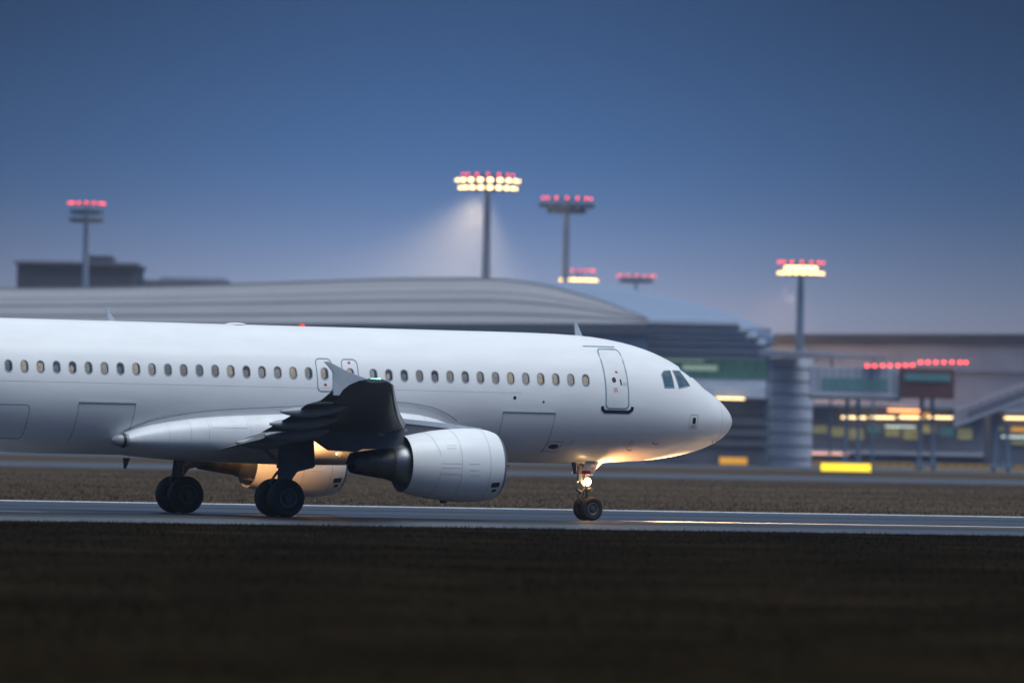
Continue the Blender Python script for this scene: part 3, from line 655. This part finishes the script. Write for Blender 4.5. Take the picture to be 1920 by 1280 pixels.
# nose lights: two taxi lamps on the strut
def spot(loc, to, en, ang, blend, size, col=(1, .50, .19), parent=PL):
    ld = bpy.data.lights.new('landing_lamp_beam', 'SPOT'); ld.energy = en; ld.spot_size = R(ang); ld.spot_blend = blend; ld.shadow_soft_size = size; ld.color = col
    o = bpy.data.objects.new('landing_lamp_beam', ld); COL.objects.link(o); o.parent = parent; o.location = L(loc)
    d = Vector(L(to)) - Vector(L(loc)); o.rotation_euler = d.to_track_quat('-Z', 'Y').to_euler(); return o
for dy in (-.17, .17):
    b = MB(); b.lathe(L((5.26, dy, 1.24)), L((-1, 0, 0)), [(-.10, .03), (-.06, .08), (.04, .10), (.05, .095)], 20); h_ = b.build('taxi_light', M['gear_light'], ng, smooth=True)
    b = MB(); b.lathe(L((5.21, dy, 1.24)), L((-1, 0, 0)), [(0, .001), (0, .09)], 20); b.build('lamp_glass', M['lamp_warm'], h_)
    spot((4.85, dy, 1.26), (-6, dy, .3), 9000, 60, .6, .08, (1, .58, .24))
    if dy < 0: continue
    b = MB(); b.lathe(L((5.26, dy * 1.60, 1.24)), L((0, math.copysign(1, dy), 0)), [(0, .001), (0.03, .125), (.07, .11), (.10, .001)], 16); b.build('lamp_glass', M['lamp_warm'], h_)
spot((5.05, .30, 1.35), (4.0, .25, 1.85), 300, 155, .9, .06, (1, .42, .14))          # spill of the lamp upwards on to the nose
# lamps set under the wing roots
for s in (1, -1):
    b = MB(); b.lathe(L((15.2, s * 2.75, 1.98)), L((-1, 0, 0)), [(-.1, .04), (0, .12), (.05, .13)], 20); h_ = b.build('landing_light', M['gear_light'], PL, smooth=True)
    b = MB(); b.lathe(L((15.145, s * 2.75, 1.98)), L((-1, 0, 0)), [(0, .001), (0, .12)], 20); b.build('lamp_glass', M['lamp_warm'], h_)
spot((15.6, -2.6, 2.2), (13.0, -5.0, 1.7), 330, 120, .8, .1)
spot((16.2, 2.95, 2.25), (14.2, 2.1, 2.1), 150, 130, .8, .1)
# tail, beyond the frame
b = MB(); b.prism([(30.2, 5.8), (36.6, 5.5), (37.4, 11.7), (35.6, 11.7)], lambda a, z, t: L((a, t, z)), -.16, .16); b.build('tail_fin', M['paint'], PL, bevel=.05)
for s in (1, -1):
    b = MB(); b.prism([(32.8, .3), (36.8, .3), (37.3, 6.2), (36.0, 6.2)], lambda a, y, t: L((a, s * y, 5.2 + .1 * y + t)), -.1, .1); b.build('tailplane', M['wing'], PL, bevel=.04)

# ================================================================== AIRPORT BEHIND
M['roof'] = mat('grey_roof_metal', (.25, .25, .275), .85, var=.06, scale=.05)
M['roof_blue'] = mat('blue_grey_roof', (.19, .25, .37), .7, var=.06, scale=.05)
M['roof_line'] = mat('roof_seam', (.19, .195, .225), .6)
M['roof_edge'] = mat('roof_edge_light', (.5, .5, .53), .5)
M['wall_blue'] = mat('blue_grey_cladding', (.30, .33, .42), .5, var=.1, scale=.3)
M['wall_dark'] = mat('dark_facade', (.12, .13, .18), .5, var=.3, scale=.25)
M['louvre'] = mat('louvre_metal', (.50, .58, .72), .6)
M['parapet'] = mat('dark_parapet', (.06, .065, .09), .6)
M['wall_grey'] = mat('grey_cladding', (.38, .41, .50), .6, var=.1, scale=.2)
M['green_glass'] = mat('lit_green_glass', (.03, .085, .08), .15, var=.4, scale=.4, emit=(.12, .30, .27), es=.12)
M['teal_glass'] = mat('teal_glass', (.05, .13, .15), .15, var=.3, scale=.4, emit=(.10, .22, .26), es=.16)
M['canopy'] = mat('pale_canopy', (.45, .48, .56), .4)
M['tower'] = mat('pale_round_tower', (.60, .64, .75), .5, var=.08, scale=.4)
M['redbrown'] = mat('red_brown_cladding', (.12, .045, .045), .5, var=.2, scale=.5)
M['pink'] = mat('pale_bridge_cladding', (.34, .30, .36), .5)
M['yellow_lit'] = mat('lit_office_window', (.3, .28, .12), .4, var=.5, scale=.7, emit=(.55, .55, .28), es=.10)
M['red_lamp'] = mat('red_warning_lamp', (.5, .05, .05), .3, emit=(1, .06, .06), es=5)
M['flood'] = mat('floodlight_lens', (.8, .7, .5), .3, emit=(1, .70, .27), es=7)
M['flood_dim'] = mat('floodlight_lens_dim', (.8, .7, .5), .3, emit=(1, .60, .22), es=5)
M['flood_off'] = mat('floodlight_lens_off', (.10, .12, .15), .3)
M['mast'] = mat('galvanised_mast', (.16, .21, .30), .5, var=.1)
M['mast_dark'] = mat('dark_crown_steel', (.05, .06, .08), .5)
M['sign_yellow'] = mat('lit_sign_yellow', (.8, .55, .03), .4, var=.1, scale=.6, emit=(1, .70, .03), es=.95)
M['sign_amber'] = mat('lit_sign_amber', (.6, .32, .03), .4, var=.1, scale=.6, emit=(1, .45, .06), es=.40)
M['barrier_y'] = mat('amber_barrier_paint', (.38, .22, .05), .6, var=.3, scale=1)
M['barrier_k'] = mat('dark_barrier_paint', (.06, .055, .05), .6)
M['strip_warm'] = mat('warm_tube_lamp', (.8, .6, .4), .3, emit=(1, .70, .32), es=2.6)
M['strip_orange'] = mat('orange_lamp', (.8, .4, .2), .3, emit=(1, .34, .12), es=2.2)
M['strip_pink'] = mat('pale_pink_lamp', (.8, .5, .4), .3, emit=(1, .5, .38), es=.9)
M['strip_white'] = mat('pale_lamp', (.6, .65, .6), .3, emit=(.7, .85, .75), es=.8)

def slab(mb_, u0, u1, v0, v1, D, depth, D1=None, front=0):
    D1 = D1 or D; a = at(u0, v0, D + front); b = at(u1, v0, D1 + front); zt = (a.z + b.z) / 2
    if v1 is None: zb = min(gz(a.x, a.y), gz(b.x, b.y)) - .1
    else: zb = (at(u0, v1, D + front).z + at(u1, v1, D1 + front).z) / 2
    P = [(a.x, a.y), (b.x, b.y), (b.x, b.y + depth), (a.x, a.y + depth)]
    mb_.add([(x, y, z) for z in (zb, zt) for x, y in P], [(0, 1, 5, 4), (1, 2, 6, 5), (2, 3, 7, 6), (3, 0, 4, 7), (4, 5, 6, 7), (3, 2, 1, 0)]); return mb_
def thing_at(name, u, D, label, cat, group=None):
    p = at(u, 860, D); return empty(name, (p.x, p.y, gz(p.x, p.y)), label, cat, group)
def local(mb_, root):                 # move world-space vertices into the thing's own axes
    o = root.location; mb_.v = [(x - o.x, y - o.y, z - o.z) for x, y, z in mb_.v]; return mb_
def part(mb_, name, m, root, holder=None, **k): return local(mb_, root).build(name, m, holder or root, **k)

# curved-roof hall
def roof_loft(cols, K=10, bulge=.35):
    mbx = MB(); V = []
    for e, r in cols:
        for k in range(K + 1):
            t = k / K; p = e.lerp(r, t); z = e.z + (r.z - e.z) * math.sin(t * math.pi / 2); V.append((p.x, e.y + (r.y - e.y) * t, z))
        V.append((r.x, r.y + 30, e.z - 1)); V.append((e.x, e.y, e.z - 1))
    n = K + 3; F = [(i * n + k, (i + 1) * n + k, (i + 1) * n + (k + 1) % n, i * n + (k + 1) % n) for i in range(len(cols) - 1) for k in range(n)]
    F += [tuple(range(n)), tuple((len(cols) - 1) * n + k for k in range(n))]
    mbx.add(V, F); return mbx
H = thing_at('terminal_hall', 500, 930, 'long terminal hall with curved grey metal roof behind the airliner', 'terminal hall')
yr = pchip([-120, 200, 400, 600, 750, 900, 1000, 1100, 1190, 1215], [541, 538, 533, 526, 521, 520, 530, 556, 590, 600])
Df = lambda u: 955 - (u + 50) * .084
us = list(range(-120, 1216, 35)) + [1215]
cols = [(at(u, 606, Df(u)), at(u, yr(u), Df(u) + 46)) for u in us]
ez = [c[0].z for c in cols]
rf = part(roof_loft(cols), 'roof', M['roof'], H, smooth=True)
for t, m_, hgt in ((.12, 'roof_line', .12), (.30, 'roof_line', .10), (.46, 'roof_edge', .12), (.75, 'roof_line', .15)):
    b = MB(); V = []
    for e, r in cols:
        def q(t): p = e.lerp(r, t); return Vector((p.x, e.y + (r.y - e.y) * t, e.z + (r.z - e.z) * math.sin(t * math.pi / 2) + .04))
        a = q(t - .01); c = q(t + .01); V += [tuple(a), tuple(c), (c.x, c.y, c.z + hgt), (a.x, a.y, a.z + hgt)]
    n = 4; b.add(V, [(i * n + k, (i + 1) * n + k, (i + 1) * n + (k + 1) % n, i * n + (k + 1) % n) for i in range(len(cols) - 1) for k in range(4)])
    part(b, 'roof_seam', M[m_], H, rf)
b = MB()
for (e, r), (e2, r2) in zip(cols, cols[1:]):
    b.add([(e.x, e.y - .5, e.z - 1.2), (e2.x, e2.y - .5, e2.z - 1.2), (e2.x, e2.y - .5, e2.z - .05), (e.x, e.y - .5, e.z - .05), (e.x, e.y + .8, e.z - 1.2), (e2.x, e2.y + .8, e2.z - 1.2), (e2.x, e2.y + .8, e2.z - .05), (e.x, e.y + .8, e.z - .05)],
          [(0, 1, 2, 3), (4, 7, 6, 5), (3, 2, 6, 7), (0, 4, 5, 1)])
part(b, 'eave', M['roof_line'], H, rf)
b = MB()
for (e, r), (e2, r2) in zip(cols, cols[1:]):
    b.add([(e.x, e.y + .5, 0), (e2.x, e2.y + .5, 0), (e2.x, e2.y + .5, e2.z - 1.1), (e.x, e.y + .5, e.z - 1.1), (e.x, e.y + 60, 0), (e2.x, e2.y + 60, 0), (e2.x, e2.y + 60, e2.z - 1.1), (e.x, e.y + 60, e.z - 1.1)],
          [(0, 1, 2, 3), (4, 7, 6, 5), (0, 4, 5, 1)])
part(b, 'wall', M['wall_blue'], H)

# rounded blue hall
H2 = thing_at('concourse_building', 1300, 885, 'rounded blue-grey concourse with louvred front and green glass band', 'concourse')
yr2 = pchip([960, 1040, 1120, 1200, 1300, 1400, 1435, 1450], [529, 528, 531, 546, 569, 600, 618, 628])
us = list(range(960, 1441, 24)) + [1450]
cols2 = [(at(u, min(632, 604 + max(0, u - 1180) * .055 + max(0, u - 1400) * .25), 880), at(u, yr2(u), 925)) for u in us]
rf2 = part(roof_loft(cols2), 'roof', M['roof_blue'], H2, smooth=True)
b = MB(); slab(b, 1150, 1446, 612, None, 882, 60); part(b, 'wall', M['wall_blue'], H2)
for k, (v, u1) in enumerate(((597, 1385), (609, 1400), (621, 1420), (634, 1436), (648, 1444), (660, 1450))):
    b = MB(); slab(b, 1185, u1, v, v + 9.5, 881, 2, front=-2.0 - (5 - k) * .0); part(b, 'louvre', M['louvre'], H2, bevel=.05)
    b = MB(); slab(b, 1183, u1 + 3, v + 9.5, v + 12, 881, 3, front=-2.6); part(b, 'louvre_ledge', M['roof_line'], H2)
b = MB(); slab(b, 1190, 1446, 672, 711, 880, 1.2, front=-.6); gb = part(b, 'glass_band', M['green_glass'], H2)
b = MB()
for u in range(1200, 1446, 22): slab(b, u, u + 1.6, 672, 711, 880, .4, front=-.9)
part(b, 'mullion', M['roof_line'], H2, gb)
for u0, u1 in ((1240, 1320), (1280, 1345)):
    b = MB(); slab(b, u0, u1, 674 if u0 == 1240 else 684, 677 if u0 == 1240 else 694, 880, .2, front=-1.1); part(b, 'lit_pane', mat('pale_lit_glass', (.3, .4, .3), .3, emit=(.42, .55, .40), es=.22), H2, gb)
b = MB(); slab(b, 1186, 1450, 711, 724, 878, 3, front=-.8); part(b, 'fascia', M['wall_grey'], H2)
b = MB(); slab(b, 1186, 1450, 724, 744, 878, 3, front=-2.2); part(b, 'fascia', M['louvre'], H2)
b = MB(); slab(b, 1186, 1446, 746, None, 876, 2.5, front=1); lw = part(b, 'lower_wall', M['wall_dark'], H2)
b = MB()
for v in (770, 792, 812, 832): slab(b, 1186, 1446, v, v + 2, 876, .4, front=.7)
part(b, 'wall_rail', M['roof_line'], H2, lw)
b = MB(); slab(b, 1342, 1396, 745, 748, 874, .25); part(b, 'tube_lamp', M['strip_warm'], H2)

# long building on the right
LB = thing_at('office_building', 1700, 990, 'long flat-roofed grey building with dark parapet on the right', 'terminal building')
b = MB(); slab(b, 1440, 1990, 641, None, 1000, 40, D1=955); wl = part(b, 'wall', M['wall_grey'], LB)
b = MB(); slab(b, 1436, 1994, 626, 641, 999, 42, D1=954); part(b, 'parapet', M['parapet'], LB)
b = MB(); slab(b, 1440, 1990, 646, 648, 999.4, .8, D1=954.4); slab(b, 1440, 1990, 696, 698.5, 999.4, .8, D1=954.4); part(b, 'cladding_rail', M['roof_line'], LB, wl)
for i in range(13):
    u = 1466 + i * 41; D_ = 1000 - (u - 1440) / 550 * 45
    for v in (660, 712):
        b = MB(); slab(b, u, u + 26, v, v + 20, D_, .5, D1=D_ - 2.1, front=-.25); part(b, 'window', M['wall_dark'] if (i * 7 + v) % 3 else M['teal_glass'], LB, wl)
for i, u in enumerate(range(1540, 1960, 60)):
    D_ = 1000 - (u - 1440) / 550 * 45
    b = MB(); slab(b, u, u + 46, 792, 812, D_, .5, D1=D_ - 3.7, front=-.25); part(b, 'window', M['yellow_lit'] if i % 4 != 2 else M['wall_dark'], LB, wl)

# round stair tower
p = at(1481, 850, 868); TW = empty('round_tower', (p.x, p.y, gz(p.x, p.y)), 'pale round stair tower between the concourse and the boarding bridge', 'tower')
zt = at(1481, 672, 868).z - TW.location.z
b = MB(); b.lathe((0, 0, 0), (0, 0, 1), [(0, .001), (0, 2.5), (zt, 2.5), (zt, .001)], 40); tb = b.build('wall', M['tower'], TW, smooth=True)
for k in range(8):
    z = zt * (k + .6) / 8.4; b = MB(); b.lathe((0, 0, z), (0, 0, 1), [(0, 2.49), (0, 2.58), (.14, 2.58), (.14, 2.49)], 40); b.build('ring', M['roof_line'], tb)

# canopy and boarding bridges
C_ = thing_at('roof_canopy', 1550, 866, 'thin pale canopy roof over the boarding bridge', 'canopy')
b = MB(); a_ = at(1425, 667, 864); c_2 = at(1660, 670, 850)
b.add([(a_.x, a_.y - 3, a_.z), (c_2.x, c_2.y - 3, c_2.z - .05), (c_2.x, c_2.y + 6, c_2.z - .05), (a_.x, a_.y + 6, a_.z), (a_.x, a_.y - 3, a_.z + .75), (c_2.x, c_2.y - 3, c_2.z + .1), (c_2.x, c_2.y + 6, c_2.z + .1), (a_.x, a_.y + 6, a_.z + .75)],
      [(0, 1, 5, 4), (1, 2, 6, 5), (2, 3, 7, 6), (3, 0, 4, 7), (4, 5, 6, 7), (3, 2, 1, 0)])
part(b, 'canopy_slab', M['canopy'], C_, bevel=.05)
for u in (1440, 1560, 1640):
    q_ = at(u, 672, 860); b = MB(); b.tube([(q_.x, q_.y + 1, gz(q_.x, q_.y)), (q_.x, q_.y + 1, q_.z + .1)], .14, 10); part(b, 'column', M['mast'], C_, smooth=True)

def bridge(u0, u1, v0, v1, D, label, glass, cab, lamps, clad, drop=0, legs=()):
    T = thing_at('boarding_bridge', (u0 + u1) / 2, D, label, 'boarding bridge', 'boarding bridges at the terminal')
    a = at(u0, v0, D); b_ = at(u1, v0 + drop, D); hgt = (v1 - v0) * D / FPX; w = 3.0
    def bx(z0, z1, y0, y1, t0=0, t1=1):
        m_ = MB(); P = []
        for t in (t0, t1):
            x = a.x + (b_.x - a.x) * t; zz = a.z + (b_.z - a.z) * t
            P += [(x, D + y0, zz - z1), (x, D + y1, zz - z1), (x, D + y1, zz - z0), (x, D + y0, zz - z0)]
        return m_.add(P, [(0, 1, 2, 3), (4, 7, 6, 5), (0, 3, 7, 4), (1, 5, 6, 2), (2, 6, 7, 3), (0, 4, 5, 1)])
    tn = part(bx(0, hgt, 0, w), 'tunnel', clad, T, bevel=.06)
    part(bx(hgt * .38, hgt * .78, -.06, .02, .12, .86), 'tunnel_window', glass, T, tn)
    part(bx(hgt * .88, hgt * .99, -.12, w + .1), 'tunnel_beam', M['canopy'], T, tn)
    part(bx(hgt * 1.0, hgt * 1.10, -.05, w), 'tunnel_shadow_strip', M['roof_line'], T, tn)  # dark strip standing in for the shadow under the tunnel
    b = MB()
    for k in range(1, 12): t = k / 12; b.add(*(lambda q: (q.v, q.f))(bx(.05, hgt * .97, -.09, 0, t - .004, t + .004)))
    part(b, 'tunnel_rib', M['roof_line'], T, tn)
    if cab:
        c0, c1, cv0, cv1, cm = cab; b = MB(); slab(b, c0, c1, cv0, cv1, D - .8, 5); cb = part(b, 'cab', cm, T, bevel=.1)
        b = MB(); slab(b, c0 + 8, c1 - 8, cv0 + 10, cv0 + 24, D - .9, .3, front=-.05); part(b, 'cab_window', M['teal_glass'], T, cb)
    for l in legs:
        q_ = at(l, v1, D); b = MB(); zg = gz(q_.x, D)
        for dx in (-.8, .8): b.tube([(q_.x + dx, D + 1.5, zg), (q_.x + dx * .7, D + 1.5, q_.z + .3)], .22, 10)
        b.box(q_.x - 1.3, q_.x + 1.3, D + .6, D + 2.4, zg + .4, zg + .9)
        lg = part(b, 'bridge_leg', M['mast'], T, smooth=True)
    for u, v, m_ in lamps:
        q_ = at(u, v, D + 1); b = MB(); b.lathe((q_.x, q_.y, q_.z - .12), (0, 0, 1), [(0, .001), (0, .16), (.22, .16), (.28, .001)], 12); part(b, 'warning_light', M[m_], T, smooth=True)
    return T
bridge(1520, 1690, 686, 742, 850, 'straight boarding bridge with teal windows beside the round tower', M['teal_glass'], (1688, 1790, 690, 746, M['redbrown']),
       [(u, 686 + (u - 1625) * -.02, 'red_lamp') for u in (1626, 1640, 1655, 1669, 1684, 1698, 1711)] + [(u, 692, 'red_lamp') for u in (1632, 1646, 1660, 1675)] + [(u, 679, 'red_lamp') for u in (1726, 1740, 1755, 1770, 1785, 1800, 1811)], M['wall_grey'], 4, (1600, 1740))
bridge(1790, 1990, 768, 800, 842, 'sloping pinkish boarding bridge climbing towards the long building', M['wall_dark'], None, [], M['pink'], -75, (1880,))

# service structure with tube lamps at ground level
GH = thing_at('ground_service_building', 1660, 925, 'low dark service building with warm tube lamps and yellow windows', 'service building')
b = MB(); slab(b, 1500, 1850, 762, None, 928, 14); w2 = part(b, 'wall', M['wall_dark'], GH)
for i, u in enumerate(range(1524, 1800, 34)):
    b = MB(); slab(b, u, u + 27, 797 + (i % 3) * 3, 812 + (i % 3) * 6, 928, .3, front=-.15); part(b, 'window', M['yellow_lit'] if i % 4 != 3 else M['teal_glass'], GH, w2)
b = MB(); slab(b, 1495, 1855, 757, 763, 926, 16); part(b, 'roof', M['wall_grey'], GH)
b = MB(); slab(b, 1490, 1860, 846, 852, 927, 1.2); part(b, 'kerb_rail', M['canopy'], GH, w2)
for u0 in (1578, 1632, 1686, 1740):
    b = MB(); slab(b, u0, u0 + 46, 780.6, 784, 926, .22); part(b, 'tube_lamp', M['strip_warm'], GH)
b = MB(); slab(b, 1884, 1940, 782, 785.5, 926, .22); 
for (u0, u1, v0, v1, k) in ((1665, 1725, 767, 771.5, 'strip_orange'), (1660, 1716, 798, 800.5, 'strip_white'), (1500, 1590, 848, 851.5, 'strip_pink')):
    b = MB(); slab(b, u0, u1, v0, v1, 925.6, .2); part(b, 'tube_lamp', M[k], GH)
b = MB(); slab(b, 1690, 1745, 774, 779.6, 926, .2); part(b, 'gate_sign', M['sign_amber'], GH)
GH2 = thing_at('cargo_shed', 1930, 900, 'dark shed with lit yellow panels at the right edge', 'shed')
b = MB(); slab(b, 1858, 1995, 772, None, 905, 12); w3 = part(b, 'wall', M['wall_dark'], GH2)
b = MB(); slab(b, 1852, 2000, 768, 773, 903, 15); part(b, 'roof', M['wall_grey'], GH2)
for (u0, u1, v0, v1, k) in ((1884, 1960, 782, 785.5, 'strip_warm'), (1896, 1960, 801, 809, 'sign_amber'), (1878, 1960, 817.5, 820.5, 'strip_white'), (1897, 1960, 827, 833, 'yellow_lit'), (1866, 1890, 800, 807, 'yellow_lit')):
    b = MB(); slab(b, u0, u1, v0, v1, 904.6, .2); part(b, 'lit_panel', M[k], GH2, w3)

# blocks behind the hall, left
BL = thing_at('flat_block', 145, 1150, 'dark blue flat block rising behind the hall roof on the left', 'building')
b = MB(); slab(b, 32, 252, 494, None, 1150, 30); wb = part(b, 'wall', M['parapet'], BL)
b = MB(); slab(b, 26, 256, 490.5, 496, 1149, 32); part(b, 'roof', M['wall_dark'], BL)
b = MB(); slab(b, 156, 208, 479, 491, 1155, 14); part(b, 'plant_room', M['parapet'], BL)
BL2 = thing_at('low_wing', 340, 1180, 'low stepped dark roof between the flat block and curved roof', 'building')
b = MB(); slab(b, 250, 430, 526, None, 1180, 25); part(b, 'wall', M['wall_dark'], BL2)
b = MB(); slab(b, 300, 420, 520.5, 527, 1182, 20); part(b, 'roof', M['wall_blue'], BL2)

# masts
def mast(u, vt, D, name, label, w, lit, tiers, pole=.55, group='lamp masts over the apron', crown=True):
    p = at(u, vt, D); zg = gz(p.x, D); T = empty(name, (p.x, D, zg), label, 'lamp mast', group); h = p.z - zg; k = D / FPX
    b = MB(); b.lathe((0, 0, 0), (0, 0, 1), [(0, pole * 1.2), (h * .5, pole * .85), (h - .6, pole * .5), (h - .6, .001)], 20); b.build('pole', M['mast'], T, smooth=True)
    for dv, ww, kind in tiers:
        z = h - dv * k; r = ww * k / 2
        if kind == 'red':
            b = MB(); b.lathe((0, 0, z - .10), (0, 0, 1), [(0, r), (0, r * .96), (-.06, r * .96), (-.06, r)], 32, close=True); rg = b.build('lamp_ring', M['mast_dark'], T)
            b = MB(); b.tube([(0, 0, z - 1.0), (0, 0, z - .1)], .08, 8); b.box(-r, r, -.05, .05, z - .2, z - .12); b.box(-.05, .05, -r, r, z - .2, z - .12); b.build('ring_spoke', M['mast_dark'], rg)
            for q in range(14):
                t = math.pi * 2 * (q + .5) / 14; b = MB(); b.lathe((r * math.cos(t), r * math.sin(t), z - .1), (0, 0, 1), [(0, .001), (0, .10), (.15, .10), (.2, .001)], 10); b.build('warning_light', M['red_lamp'], rg, smooth=True)
        else:
            b = MB(); b.lathe((0, 0, z - .12), (0, 0, 1), [(0, r), (0, r * .8), (.14, r * .8), (.14, r)], 32, close=True)
            b.box(-r * .9, r * .9, -.07, .07, z - .14, z - .0); b.box(-.07, .07, -r * .9, r * .9, z - .14, z - .0); cr = b.build('crown_platform', M['mast_dark'], T)
            N_ = 20
            for q in range(N_):
                t = math.pi * 2 * (q + .25) / N_; c, s = math.cos(t), math.sin(t); b = MB(); rr = r
                V = [(rr * c + dx * -s + dy * c, rr * s + dx * c + dy * s, z - .42 + dz + (.12 if dy > 0 else 0)) for dx in (-.3, .3) for dy in (-.02, .16) for dz in (0, .46)]
                b.add(V, [(0, 1, 3, 2), (4, 6, 7, 5), (0, 4, 5, 1), (2, 3, 7, 6), (0, 2, 6, 4), (1, 5, 7, 3)]); fl = b.build('floodlight', M['mast_dark'], cr)
                V = [(rr * c + dx * -s + .17 * c, rr * s + dx * c + .17 * s, z - .27 + dz) for dx in (-.30, .30) for dz in (0, .32)]
                b = MB(); b.add(V, [(0, 1, 3, 2)]); b.build('lens', M[kind], fl)
    return T
mast(163, 381, 1000, 'lamp_mast', 'left lamp mast with red lamps above two dim floodlight rings, behind the flat block', 70, 0, ((0, 66, 'red'), (15, 58, 'flood_off'), (30, 60, 'flood_off')), .6)
mB = mast(915, 328, 1000, 'lamp_mast', 'tallest lamp mast with brightly shining floodlights above the hall roof', 120, 1, ((0, 96, 'red'), (10, 116, 'flood'), (24, 104, 'flood')), .8)
mast(1063, 372, 1010, 'lamp_mast', 'unlit lamp mast with dark crown under a ring of red lamps', 95, 0, ((0, 92, 'red'), (12, 100, 'flood_off'), (22, 70, 'flood_off')), .7)
mast(1085, 507, 1120, 'lamp_mast', 'short distant mast with one orange-lit ring just above the blue roof', 60, 1, ((0, 58, 'red'), (17, 66, 'flood_dim')), .5)
mast(1193, 517, 1250, 'lamp_mast', 'small far mast with red lamps and unlit crown over the sloping roof', 70, 0, ((0, 70, 'red'), (8, 60, 'flood_off')), .4)
mF = mast(1502, 492, 960, 'lamp_mast', 'right lamp mast with two warm floodlight rings above the long building', 90, 1, ((0, 84, 'red'), (9, 56, 'flood_dim'), (19, 82, 'flood_dim')), .7)
for T_, u, vv, D, en, col in ((mB, 915, 350, 1000, 3200000, (1, .64, .32)), (mF, 1502, 512, 960, 420000, (1, .50, .25))):
    ld = bpy.data.lights.new('floodlight_beam', 'SPOT'); ld.energy = en; ld.spot_size = R(112); ld.spot_blend = 1; ld.shadow_soft_size = 1.5; ld.color = col
    o = bpy.data.objects.new('floodlight_beam', ld); COL.objects.link(o); o.parent = T_
    o.location = (-.8, 5.0, at(u, vv, D).z - T_.location.z - .8); o.rotation_euler = Vector((-.30, .25, -.92)).to_track_quat('-Z', 'Y').to_euler()

# taxiway signs
def sign(u0, u1, v0, D, h, m_, label):
    a = at(u0, v0, D); b_ = at(u1, v0, D); xc = (a.x + b_.x) / 2; zg = gz(xc, D); w = b_.x - a.x
    T = empty('taxiway_sign', (xc, D, zg), label, 'sign', 'taxiway signs by the apron')
    zt = (a.z + b_.z) / 2 - zg; z0 = zt - h
    b = MB(); b.box(-w / 2, w / 2, -.12, .12, z0, zt); bd = b.build('cabinet', M['black'], T, bevel=.03)
    b = MB(); b.box(-w / 2 + .06, w / 2 - .06, -.135, -.10, z0 + .06, zt - .06); b.build('sign_panel', M[m_], T, bevel=.01)
    for q in (-.38, 0, .38):
        b = MB(); b.tube([(q * w, 0, -.1), (q * w, 0, z0 + .02)], .05, 8); b.build('leg', M['mast'], T, smooth=True)
sign(1538, 1634, 867.5, 735, .86, 'sign_yellow', 'bright yellow lit taxiway sign standing at the apron edge')
sign(1348, 1402, 856, 867, .92, 'sign_amber', 'smaller amber taxiway sign beside the airliner nose')
# low barriers
src = None; k = 0
for u in list(range(1236, 1960, 18)):
    D = 905 - (u - 1236) * .02; p = at(u, 860, D); zg = gz(p.x, D)
    if src is None:
        src = empty('barrier', (0, 0, 0), 'x', 'barrier', 'low amber barriers in a line along the apron')
        b = MB(); b.prism([(-.26, 0), (.26, 0), (.2, .12), (.09, .7), (-.09, .7), (-.2, .12)], lambda a, z, t: (t, a, z), -.5, .5); b.build('barrier_block', M['barrier_y'], src)
        b = MB(); b.box(-.12, .12, -.24, -.1, .2, .6); b.build('reflector', M['barrier_k'], src); T = src
    else: T = copy_tree(src)
    T.location = (p.x, D, zg); T['label'] = 'low amber barrier in the line before the terminal'

# ------------------------------------------------------------------ evening mist
b = MB(); b.box(-330, 330, -25, 1330, -3, 62)
hz = b.build('haze', bpy.data.materials.new('mist'), kind='stuff'); hz['label'] = 'thin evening mist over the airfield'
m = hz.data.materials[0]; m.use_nodes = True; t = m.node_tree; t.nodes.clear()
o_ = t.nodes.new('ShaderNodeOutputMaterial'); pv = t.nodes.new('ShaderNodeVolumePrincipled')
pv.inputs['Color'].default_value = (.50, .62, .82, 1); pv.inputs['Density'].default_value = .00011; pv.inputs['Anisotropy'].default_value = 0
t.links.new(pv.outputs[0], o_.inputs['Volume'])
